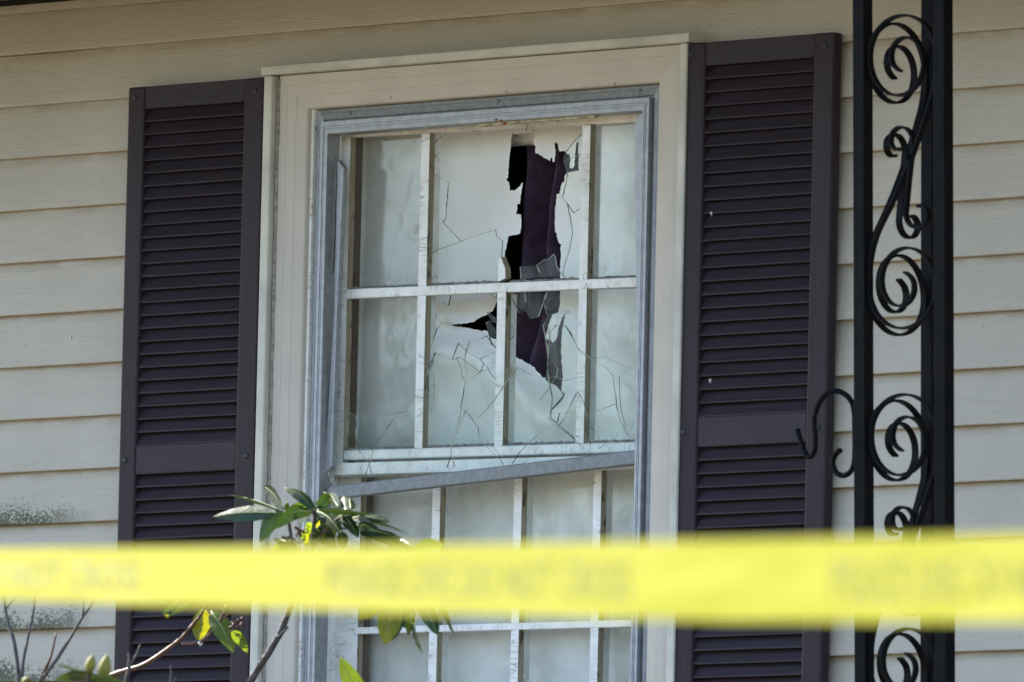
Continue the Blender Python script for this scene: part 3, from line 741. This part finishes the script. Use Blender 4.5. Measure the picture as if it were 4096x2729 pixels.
# ------------------------------------------------------------------ wrought iron porch post
YP = -.66
post = thing('porch_post', 'black wrought iron porch post with scrollwork in front of the siding', 'post')
A = at(3454, 1364, YP); ax, ay = A.x, YP
SP = .1815; HB = .0127
LEAN = -.0300
def lean(p): return (p[0] + LEAN * (p[2] - A.z), p[1], p[2])
def bar(x, y, lx=0.0):
    V = [lean(p) for p in bv(x - HB, x + HB, y - HB, y + HB, -2.42, .11)]
    V = [(p[0] + lx * (p[2] - A.z), p[1], p[2]) for p in V]
    mesh_obj('upright_bar', V, BF, 'iron_black', post, bevel=.0016)
bar(ax, ay); bar(ax + SP, ay); bar(ax, ay + SP, .006)
zt = at(3600, 240, YP).z; zb = at(3600, 1136, YP).z
def flat_bar(pts, name, panel):
    """a flat strip bent along a curve in the panel plane"""
    P2 = catmull([(a, b, 0) for a, b in pts], 5); V, F = [], []; n = len(P2)
    hw, th = .0062, .0021
    for i, p in enumerate(P2):
        t_ = (P2[min(i + 1, n - 1)] - P2[max(i - 1, 0)]).normalized(); nx_, nz_ = -t_.y, t_.x
        for (s_, w_) in ((-1, -1), (1, -1), (1, 1), (-1, 1)):
            u, z, w = p.x + nx_ * th * s_, p.y + nz_ * th * s_, hw * w_
            V.append(lean((ax + u, ay + w, z)) if panel == 0 else lean((ax + w, ay + u, z)))
    for i in range(n - 1):
        for k in range(4):
            a, b = i * 4 + k, i * 4 + (k + 1) % 4; F.append((a, b, b + 4, a + 4))
    F += [(0, 1, 2, 3), (n * 4 - 1, n * 4 - 2, n * 4 - 3, n * 4 - 4)]
    return mesh_obj(name, V, F, 'iron_black', post)
def scroll_unit(dz):
    # large S scroll
    r0, cu1 = .0775, (.0905, zt + dz); cu2 = (.0905, zb + dz)
    def spiral(c, a0, sgn):
        out = []
        for i in range(0, 45):
            th = i * .245
            r = r0 if th < 2.6 else max(.020, r0 - (th - 2.6) * (r0 - .020) / 7.6)
            kx = 1 - .10 * (1 - r / r0)
            out.append((c[0] + sgn * r * kx * math.cos(th) , c[1] + sgn * r * math.sin(th)))
        return out
    top = spiral(cu1, 0, 1); bot_ = spiral(cu2, 0, -1)
    link = [(a_, zt + dz - (zt - zb) / .40 * b_) for a_, b_ in ((.163, .05), (.147, .095), (.125, .145), (.098, .200), (.066, .255), (.034, .305), (.018, .350))]
    # small S scroll riding on the diagonal
    m1 = (.083, zt + dz - .143); m2 = (.128, zt + dz - .270)
    sm = []
    for i in range(0, 14):
        th = 4.6 - i * .42; r = .012 + .0016 * i
        sm.append((m1[0] + r * math.cos(th + .4), m1[1] + r * math.sin(th + .4)))
    sm2 = []
    for i in range(0, 14):
        th = 4.6 - i * .42; r = .012 + .0016 * i
        sm2.append((m2[0] - r * math.cos(th + .4), m2[1] - r * math.sin(th + .4)))
    for pn in (0, 1):
        flat_bar(top[::-1] + link + bot_, 'scroll', pn)
        flat_bar(sm + [(.105, zt + dz - .2065)] + sm2[::-1], 'small_scroll', pn)
per = zt - at(3600, 1758, YP).z
for k in (0, -1, -2): scroll_unit(k * per)
# plant hook
def c5(a, b): return (2500 + a * .7653, 1000 + b * .7653)
hk = [c5(900, 938), c5(922, 1010), c5(945, 1066), c5(970, 1081), c5(990, 1050), c5(995, 980), c5(990, 890), c5(1008, 815), c5(1050, 757), c5(1100, 737), c5(1150, 755), c5(1186, 798), c5(1198, 860), c5(1200, 950), c5(1201, 1050), c5(1196, 1120), c5(1178, 1160), c5(1140, 1180), c5(1102, 1160), c5(1085, 1112), c5(1100, 1070), c5(1128, 1046)]
yh = YP + .02
hp = catmull([at(a, b, yh - (.06 if i < 6 else 0.012 * (12 - min(i, 12)) * .3)) for i, (a, b) in enumerate(hk)], 5)
V, F = tube(hp, .0049, 8); hook = mesh_obj('plant_hook', V, F, 'iron_black', None, smooth=True)
tag(hook, 'curled black metal plant hanger fixed to the iron porch post', 'hook')

# ------------------------------------------------------------------ rhododendron and twigs
VIEW = CF.normalized()
def leaf(parent, b, tp, wpx, y, mat='leaf_dark', dy=0.0, curl=.0, full=None, name='leaf', fold=.16, seed=0, yb=None):
    """b, tp: pixels of the base and the tip; wpx: visible half width in pixels"""
    B = at(b[0], b[1], y if yb is None else yb); T = at(tp[0], tp[1], y + dy)
    ax_ = (T - B); L = ax_.length; a = ax_.normalized()
    sc = FP / 20.4
    vis = wpx * 1.42 / sc; W = full or max(vis * 1.02, min(.0165, L * .17))
    c = min(1, vis / W); s_ = math.sqrt(max(0, 1 - c * c)) * (1 if seed % 2 else -1)
    perp = a.cross(VIEW).normalized(); dep = perp.cross(a).normalized()
    side = (perp * c + dep * s_).normalized(); nor = side.cross(a).normalized()
    if nor.z < 0: nor = -nor
    NS, NC = 12, 6; V, F = [], []
    for i in range(NS + 1):
        t_ = i / NS
        w = W * (math.sin(math.pi * min(1, t_ ** .82)) ** .72) * (1 if t_ < .97 else .7) + (.0012 if t_ < .08 else .0002)
        cen = B + ax_ * t_ + Vector((0, 0, 1)) * curl * math.sin(math.pi * t_)
        for j in range(NC + 1):
            u = j / NC * 2 - 1
            rip = .0007 * math.sin(t_ * 26 + seed) * abs(u)
            V.append(cen + side * (w * u) + nor * (-fold * w * abs(u) ** 1.4 * (1 if fold > 0 else 1) + rip + .0035 * (1 - t_) * math.cos(seed + t_ * 3) * .3))
    for i in range(NS):
        for j in range(NC):
            k = i * (NC + 1) + j; F.append((k, k + 1, k + NC + 2, k + NC + 1))
    o = mesh_obj(name, V, F, mat, parent, smooth=True)
    # midrib on both faces
    pth = [B + ax_ * (i / 8) + Vector((0, 0, 1)) * curl * math.sin(math.pi * i / 8) for i in range(9)]
    V, F = tube(pth, [.0013 - .0010 * i / 8 for i in range(9)], 5)
    mesh_obj('midrib', V, F, 'midrib', o, smooth=True)
    return o
def branch(parent, pts, y, r0, r1, mat='bark', name='branch', dys=None):
    P3 = [at(a, b, y + (dys[i] if dys else 0)) for i, (a, b) in enumerate(pts)]
    if len(P3) == 2: P3.insert(1, (P3[0] + P3[1]) / 2 + Vector((.002, 0, .001)))
    P3 = catmull(P3, 5); n = len(P3)
    V, F = tube(P3, [r0 + (r1 - r0) * i / (n - 1) for i in range(n)], 8, .22)
    return mesh_obj(name, V, F, mat, parent, smooth=True)
def ellipsoid(parent, name, P0, P1, r, mat, ns=10, nr=8, pw=.75):
    ax_ = P1 - P0; a = ax_.normalized(); s_ = a.cross(VIEW).normalized(); d_ = s_.cross(a); V, F = [], []
    for i in range(ns + 1):
        t_ = i / ns; w = r * max(.02, math.sin(math.pi * t_ ** pw)) ** .8
        for k in range(nr):
            th = 2 * math.pi * k / nr; V.append(P0 + ax_ * t_ + (s_ * math.cos(th) + d_ * math.sin(th)) * w)
    for i in range(ns):
        for k in range(nr): F.append((i * nr + k, i * nr + (k + 1) % nr, (i + 1) * nr + (k + 1) % nr, (i + 1) * nr + k))
    return mesh_obj(name, V, F, mat, parent, smooth=True)
rh = thing('rhododendron_bush', 'green rhododendron bush with long leathery leaves in front of the window', 'bush')
YR = -1.30
def q4(a, b): return (800 + a * .38233, 1850 + b * .38233)
def q1(a, b): return (440 + a * .52882, 1900 + b * .52882)
def q2(a, b): return (1240 + a * .5925, 1800 + b * .5925)
k4, k1, k2 = .38233, .52882, .5925
LV = [  # base, tip, visible half width (crop px), scale, material, depth change, curl
 (q4(862, 512), q4(312, 338), 13 * k4, 'leaf_dark', .02, .004, 1), (q4(800, 530), q4(137, 568), 56 * k4, 'leaf_dark', -.03, .004, 2),
 (q4(880, 498), q4(668, 252), 42 * k4, 'leaf_dark', .02, .006, 3), (q4(875, 520), q4(622, 840), 62 * k4, 'leaf_dark', -.03, .012, 4),
 (q4(915, 508), q4(1135, 462), 26 * k4, 'leaf_green', .02, .005, 5), (q4(1185, 492), q4(880, 265), 38 * k4, 'leaf_dark', .0, .008, 6),
 (q4(1165, 522), q4(792, 695), 54 * k4, 'leaf_dark', -.03, .014, 7), (q4(1232, 478), q4(1405, 335), 44 * k4, 'leaf_dark', .02, .004, 8),
 (q4(1230, 512), q4(1478, 755), 48 * k4, 'leaf_dark', -.03, .008, 9), (q4(1235, 500), q4(1815, 546), 22 * k4, 'leaf_dark', -.02, .003, 10),
 (q4(1450, 470), q4(1360, 325), 34 * k4, 'leaf_dark', .03, .0, 11), (q4(1462, 482), q4(1290, 306), 12 * k4, 'leaf_yellow', .03, .004, 12),
 (q4(1535, 490), q4(1500, 348), 36 * k4, 'leaf_dark', .02, .0, 13), (q4(1580, 490), q4(1560, 362), 38 * k4, 'leaf_dark', .03, .0, 14),
 (q4(1492, 552), q4(1652, 790), 46 * k4, 'leaf_dark', -.03, .006, 15), (q4(1530, 562), q4(2172, 748), 17 * k4, 'leaf_dark', -.02, .008, 16),
 (q4(1600, 580), q4(1982, 622), 32 * k4, 'leaf_dark', .02, .004, 17), (q4(1640, 650), q4(1915, 795), 38 * k4, 'leaf_dark', .02, .006, 18),
 (q4(1680, 720), q4(2015, 860), 34 * k4, 'leaf_dark', .0, .005, 19), (q4(1215, 690), q4(1430, 900), 60 * k4, 'leaf_dark', .02, .004, 20),
 (q4(1475, 720), q4(1500, 900), 42 * k4, 'leaf_dark', .02, .0, 21), (q4(1062, 815), q4(1190, 805), 40 * k4, 'leaf_yellow', .03, .0, 22),
 (q4(1245, 565), q4(1225, 680), 26 * k4, 'leaf_yellow', .03, .0, 23), (q4(1280, 590), q4(1305, 690), 26 * k4, 'leaf_green', .03, .0, 24),
 (q4(1110, 650), q4(1170, 690), 30 * k4, 'leaf_green', .03, .0, 25), (q4(930, 850), q4(740, 965), 36 * k4, 'leaf_green', .0, .004, 26),
 (q4(1000, 840), q4(850, 1000), 60 * k4, 'leaf_green', .0, .004, 27), (q4(950, 835), q4(770, 790), 12 * k4, 'leaf_green', .02, .0, 28),
 (q4(1200, 500), q4(1060, 430), 24 * k4, 'leaf_dark', .04, .002, 29), (q4(1290, 470), q4(1240, 400), 30 * k4, 'leaf_dark', .05, .0, 30),
 (q4(1460, 570), q4(1370, 520), 16 * k4, 'leaf_green', .03, .0, 31), (q4(1700, 650), q4(1860, 690), 24 * k4, 'leaf_dark', .03, .0, 32),
 (q4(1680, 700), q4(2260, 930), 34 * k4, 'leaf_dark', .03, .01, 33),
 (q4(1180, 520), q4(1040, 620), 34 * k4, 'leaf_dark', .04, .006, 52), 
 (q4(1490, 560), q4(1400, 660), 30 * k4, 'leaf_dark', .04, .004, 54), (q4(1185, 490), q4(1090, 380), 22 * k4, 'leaf_green', .05, .004, 56),
 (q4(1170, 700), q4(1060, 800), 40 * k4, 'leaf_green', .04, .004, 57), (q4(1180, 740), q4(1330, 850), 44 * k4, 'leaf_dark', .04, .004, 58), (q4(1320, 700), q4(1420, 780), 34 * k4, 'leaf_green', .03, .004, 60),
 (q1(705, 1010), q1(668, 1258), 50 * k1, 'leaf_yellow', -.02, .0, 34), (q1(765, 1030), q1(935, 1342), 52 * k1, 'leaf_green', -.02, .006, 35),
 (q1(925, 1180), q1(1042, 1345), 30 * k1, 'leaf_green', .02, .004, 36), (q1(520, 955), q1(395, 1060), 20 * k1, 'leaf_dark', -.02, .003, 37),
 (q1(610, 965), q1(452, 1066), 22 * k1, 'leaf_dark', -.02, .003, 38), (q1(450, 1066), q1(415, 1068), 10 * k1, 'leaf_yellow', .0, .0, 39),
 (q2(560, 1000), q2(508, 1315), 58 * k2, 'leaf_yellow', -.01, .0, 40), (q2(600, 1010), q2(548, 1290), 46 * k2, 'leaf_dark', -.03, .0, 41),
 (q2(660, 1010), q2(640, 1205), 44 * k2, 'leaf_dark', .0, .0, 42), (q2(690, 1100), q2(662, 1252), 20 * k2, 'leaf_green', .01, .0, 43),
 (q2(680, 1130), q2(760, 1368), 11 * k2, 'leaf_dark', .0, -.004, 44), (q2(740, 1010), q2(862, 1252), 40 * k2, 'leaf_dark', -.02, .006, 45),
 (q2(850, 1030), q2(974, 1252), 16 * k2, 'leaf_dark', .0, .012, 46), (q2(520, 1010), q2(328, 1152), 34 * k2, 'leaf_yellow', .0, .004, 47),
 (q2(360, 1680), q2(203, 1398), 46 * k2, 'leaf_green', .0, -.004, 48), (q2(690, 690), q2(900, 640), 30 * k2, 'leaf_green', .02, .006, 49),
 (q2(680, 720), q2(520, 620), 40 * k2, 'leaf_dark', .02, .006, 50),
]
for (b, tp, w, mt, dy, cl, sd) in LV:
    leaf(rh, b, tp, w, YR + .02 * math.sin(sd * 1.7), mt, dy, cl, seed=sd)
branch(rh, [q4(905, 508), q4(925, 600), q4(945, 720), q4(968, 850), q4(1010, 1000), q4(1100, 1250)], YR, .0026, .0034)
branch(rh, [q4(1195, 500), q4(1198, 580), q4(1190, 680), q4(1172, 860), q4(1150, 1050), q4(1120, 1300)], YR, .0036, .0042)
branch(rh, [q4(1502, 545), q4(1460, 580), q4(1400, 625), q4(1300, 720), q4(1200, 860), q4(1150, 1050)], YR, .0028, .0034)
branch(rh, [q4(1640, 690), q4(1540, 690), q4(1400, 700), q4(1290, 740)], YR, .0014, .002)
branch(rh, [q4(1060, 850), q4(1010, 830), q4(980, 790)], YR, .0012, .0016)
branch(rh, [q2(720, 1020), q2(700, 900), q2(640, 800), q2(420, 830), q2(120, 900)], YR, .0026, .0036)
branch(rh, [q2(720, 1000), q2(715, 850), q2(700, 700)], YR, .0022, .0026)
branch(rh, [q1(1395, 900), q1(1360, 1010), q1(1330, 1090), q1(1275, 1220), q1(1185, 1370), q1(1105, 1490), q1(1020, 1640)], YR, .0050, .0068, 'twig_grey')
branch(rh, [q1(1345, 1150), q1(1310, 1190), q1(1270, 1230)], YR - .004, .002, .004, 'twig_grey')
branch(rh, [q1(720, 980), q1(690, 1055), q1(600, 1165), q1(530, 1245), q1(390, 1352), q1(250, 1440), q1(60, 1500), q1(-120, 1580)], YR, .0024, .0052, 'twig_red')
branch(rh, [q1(880, 990), q1(842, 1080), q1(800, 1150), q1(725, 1235), q1(640, 1272), q1(545, 1278)], YR, .0022, .0034, 'twig_red')
branch(rh, [q1(935, 985), q1(905, 1040), q1(860, 1085)], YR, .0012, .0018, 'twig_red')
ellipsoid(rh, 'bud', at(*q4(905, 505), YR), at(*q4(912, 405), YR), .0045, 'leaf_green')
ellipsoid(rh, 'bud', at(*q4(1195, 505), YR), at(*q4(1190, 450), YR), .004, 'bud_green')
rr = random.Random(12)
def cluster(cpx, n, spread, parent):
    o = None; V, F = [], []
    for k in range(n):
        a = (cpx[0] + rr.uniform(-1, 1) * spread, cpx[1] + rr.uniform(-1, 1) * spread * 1.1)
        p = at(a[0], a[1], YR + rr.uniform(-.012, .012)); d = Vector((rr.uniform(-1, 1), rr.uniform(-1, 1), rr.uniform(-1.2, .4))).normalized() * rr.uniform(.006, .012)
        ellipsoid(parent, 'seed_husk', p, p + d, rr.uniform(.0018, .0036), 'dry_husk', 5, 6)
        st = [at(cpx[0] - 4, cpx[1] + 34, YR), (p + at(cpx[0], cpx[1] + 20, YR)) / 2, p]
        Vt, Ft = tube(st, .0006, 5); mesh_obj('seed_stalk', Vt, Ft, 'twig_red', parent)
cluster(q4(1060, 700), 10, 24, rh); cluster(q4(895, 760), 4, 14, rh); cluster(q1(955, 1130), 12, 26, rh)
dp = at(*q1(683, 1278), YR - .004)
tag(ellipsoid(None, 'water_drop', dp + Vector((0, 0, .0045)), dp - Vector((0, 0, .0045)), .0042, 'water'), 'clear water drop hanging under the reddish rhododendron twig', 'drop')

bs = thing('bare_shrub', 'bare grey twigs of a leafless shrub against the mouldy siding', 'shrub')
def q8(a, b): return (a * .55225, 2050 + b * .55225)
YB_ = -1.65
for pts, r0, r1, mt in (([q8(30, 560), q8(38, 700), q8(75, 850), q8(105, 950), q8(130, 1140), q8(140, 1400)], .0018, .0042, 'twig_grey'),
                        ([q8(120, 600), q8(85, 650), q8(40, 700)], .0009, .0018, 'twig_grey'),
                        ([q8(258, 560), q8(242, 720), q8(205, 900), q8(170, 1080), q8(140, 1400)], .0015, .0034, 'twig_grey'),
                        ([q8(408, 875), q8(372, 1030), q8(325, 1140), q8(230, 1330)], .0016, .0036, 'twig_red'),
                        ([q8(700, 600), q8(650, 690), q8(595, 765), q8(500, 925), q8(400, 1080), q8(300, 1215), q8(220, 1340)], .0012, .0046, 'twig_grey'),
                        ([q8(600, 600), q8(603, 690), q8(598, 765)], .0012, .0022, 'twig_grey'),
                        ([q8(1015, 960), q8(985, 1040), q8(945, 1100), q8(925, 1160), q8(890, 1330)], .0013, .0034, 'twig_grey'),
                        ([q8(932, 1025), q8(935, 1070), q8(928, 1120)], .0018, .0026, 'twig_grey'),
                        ([q8(1235, 1110), q8(1240, 1180), q8(1225, 1340)], .001, .0022, 'twig_grey'), ([q8(1280, 1190), q8(1245, 1240)], .0008, .0014, 'twig_grey')):
    branch(bs, pts, YB_, r0, r1, mt)
bd = thing('budding_shrub', 'shrub tip with two fat yellow-green buds at the bottom left', 'shrub')
YD = -2.6
for a, b, w in (((640, 1175), (672, 1030), 17), ((738, 1235), (778, 1025), 21), ((170, 1260), (212, 1185), 14)):
    ellipsoid(bd, 'bud', at(*q8(*a), YD), at(*q8(*b), YD), w * 1.08 * .55225 / 2350 * 2.0, 'bud_green', pw=.85)
leaf(bd, q8(860, 1250), q8(400, 1215), 30 * .55, YD, 'leaf_dark', .02, .012, seed=3)
leaf(bd, q8(660, 1240), q8(1000, 1290), 28 * .55, YD, 'leaf_dark', -.02, .01, seed=4)
leaf(bd, q8(640, 1180), q8(430, 1110), 8 * .55, YD, 'leaf_dark', .03, .004, seed=5)
leaf(bd, q8(300, 1290), q8(140, 1235), 26 * .55, YD, 'leaf_dark', .03, .004, seed=7)
branch(bd, [q8(640, 1175), q8(650, 1300), q8(640, 1500)], YD, .003, .005, 'bark'); branch(bd, [q8(740, 1230), q8(720, 1320), q8(650, 1500)], YD, .003, .004, 'bark')
branch(bd, [q8(640, 1480), q8(600, 1900), q8(580, 2600)], YD, .005, .009, 'bark')

# ------------------------------------------------------------------ barricade tape
tape = thing('barricade_tape', 'bright yellow plastic barricade tape stretched across in front of the house', 'tape')
def lerp_tab(x, tab):
    if x <= tab[0][0]: return tab[0][1]
    for (a, b), (c, d) in zip(tab, tab[1:]):
        if x <= c: return b + (d - b) * (x - a) / (c - a)
    return tab[-1][1]
TW = .0762
def tape_frame(px):
    D = 12.9 - 2.6 * px / 4096
    py = lerp_tab(px, [(-1500, 2270), (0, 2297), (900, 2307), (1700, 2316), (2900, 2322), (4096, 2313), (5600, 2296)])
    vis = lerp_tab(px, [(-1500, 190), (0, 212), (900, 246), (1700, 282), (2900, 326), (4096, 352), (5600, 380)])
    c = at_depth(px, py, D); h_ = min(1, vis * D / FP / TW)
    return c, (Vector((0, 0, 1)) * h_ + VIEW * math.sqrt(max(0, 1 - h_ * h_))).normalized()
def tape_pt(px, v, off=0.0):
    c, hv = tape_frame(px)
    bulge = .005 * noise.noise((px * .004, v * 1.5, 3)) + .003 * noise.noise((px * .013, v * 3, 6))
    return c + hv * (v * TW / 2) - VIEW * off + VIEW * bulge
V, F = [], []
NXT, NVT = 180, 8
for i in range(NXT + 1):
    for j in range(NVT + 1): V.append(tape_pt(-1500 + 7100 * i / NXT, -1 + 2 * j / NVT))
for i in range(NXT):
    for j in range(NVT):
        k = i * (NVT + 1) + j; F.append((k, k + 1, k + NVT + 2, k + NVT + 1))
mesh_obj('tape_strip', V, F, 'tape_plastic', tape, smooth=True)
cv = bpy.data.curves.new('lettering', 'FONT'); cv.body = 'POLICE LINE DO NOT CROSS'; cv.size = 1; cv.resolution_u = 2
to = bpy.data.objects.new('lettering', cv); COL.objects.link(to)
dg = bpy.context.evaluated_depsgraph_get(); tm = bpy.data.meshes.new_from_object(to.evaluated_get(dg))
tv = [v.co.copy() for v in tm.vertices]; tf = [tuple(p.vertices) for p in tm.polygons]
bpy.data.objects.remove(to); bpy.data.curves.remove(cv); bpy.data.meshes.remove(tm)
x0 = min(v.x for v in tv); x1 = max(v.x for v in tv); y0 = min(v.y for v in tv); y1 = max(v.y for v in tv)
root = list(range(len(tv)))
def find(i):
    while root[i] != i: root[i] = root[root[i]]; i = root[i]
    return i
for f in tf:
    for i in f[1:]: root[find(i)] = find(f[0])
glyphs = {}
for f in tf: glyphs.setdefault(find(f[0]), []).append(f)
for g0, g1 in ((-690, 560), (1310, 2520), (3330, 4560)):
    for fs in glyphs.values():
        ids = sorted({i for f in fs for i in f}); mp_ = {i: k for k, i in enumerate(ids)}
        V = [tape_pt(g0 + (g1 - g0) * (tv[i].x - x0) / (x1 - x0), -.52 + 1.0 * (tv[i].y - y0) / (y1 - y0), .0012) for i in ids]
        mesh_obj('letter', V, [tuple(mp_[i] for i in f) for f in fs], 'tape_ink', tape)
for px in (-1500, 5600):
    c, hv = tape_frame(px)
    g = ground_z(c.x, c.y)
    st = thing('wooden_stake', 'wooden stake holding the %s end of the yellow tape' % ('far left' if px < 0 else 'near right'), 'stake', 'stakes holding the tape')
    box('stake_shaft', c.x - .02, c.x + .02, c.y - .02, c.y + .02, g - .1, c.z + .12, 'stake_wood', st, .003)

# ------------------------------------------------------------------ trees across the yard (they show in the reflections of the panes)
def tree(x, y, hgt, rad, seed, label):
    t = thing('yard_tree', label, 'tree', 'trees across the yard')
    r_ = random.Random(seed); g = max(ground_z(x, y), -5.2)
    base = Vector((x, y, g))
    pth = [base + Vector((.25 * math.sin(i * .9 + seed), .2 * math.cos(i * 1.1 + seed), hgt * .62 * i / 6)) for i in range(7)]
    V, F = tube(pth, [.22 - .024 * i for i in range(7)], 10, .2); mesh_obj('trunk', V, F, 'bark', t, smooth=True)
    tips = []
    for k in range(12):
        i = r_.randint(2, 6); p0 = pth[i]; a = r_.uniform(0, 6.28)
        d = Vector((math.cos(a), math.sin(a), r_.uniform(.15, .9))).normalized() * r_.uniform(.5, 1) * rad
        pl = [p0, p0 + d * .5 + Vector((0, 0, .12 * rad)), p0 + d]
        V, F = tube(catmull(pl, 4), [.075 - .007 * j for j in range(9)], 6); mesh_obj('limb', V, F, 'bark', t, smooth=True)
        tips += [p0 + d, p0 + d * .6]
    V, F = [], []
    for c in tips + [pth[-1] + Vector((r_.uniform(-1, 1), r_.uniform(-1, 1), r_.uniform(0, 1))) * rad * .6 for _ in range(10)]:
        R_ = rad * r_.uniform(.22, .42)
        for _ in range(150):
            o = Vector((r_.gauss(0, 1), r_.gauss(0, 1), r_.gauss(0, .8))) * R_ * .55
            p = c + o; s_ = r_.uniform(.05, .10)
            u = Vector((r_.uniform(-1, 1), r_.uniform(-1, 1), r_.uniform(-1, 1))).normalized(); w = u.cross(Vector((r_.uniform(-1, 1), r_.uniform(-1, 1), r_.uniform(-1, 1)))).normalized()
            n = len(V); V += [p - u * s_, p + w * s_ * .55, p + u * s_, p - w * s_ * .55]; F.append((n, n + 1, n + 2, n + 3))
    o = mesh_obj('crown', V, F, 'tree_leaf', t); 
tree(-10.5, -12.5, 4.6, 2.0, 1, 'broad leafy tree across the yard, left of the taller one')
tree(-14.0, -14.6, 5.6, 2.3, 2, 'taller leafy tree farthest across the yard')
tree(-13.2, -10.6, 4.2, 1.9, 3, 'small leafy tree nearest the house across the yard')

# ------------------------------------------------------------------ drops falling from the eave
for (a, b, yy, rr_, lab) in ((2846, 856, -.42, .0022, 'bright water drop falling before the right shutter, the upper one'), (2842, 1525, -.42, .0026, 'bright water drop falling before the right shutter, beside its inner stile'),
                             (285, 1356, -.40, .0018, 'small water drop falling before the left siding')):
    p = at(a, b, yy)
    tag(ellipsoid(None, 'water_drop', p + Vector((0, 0, .0055)), p - Vector((0, 0, .0045)), rr_, 'water'), lab, 'drop', 'drops falling from the eave')
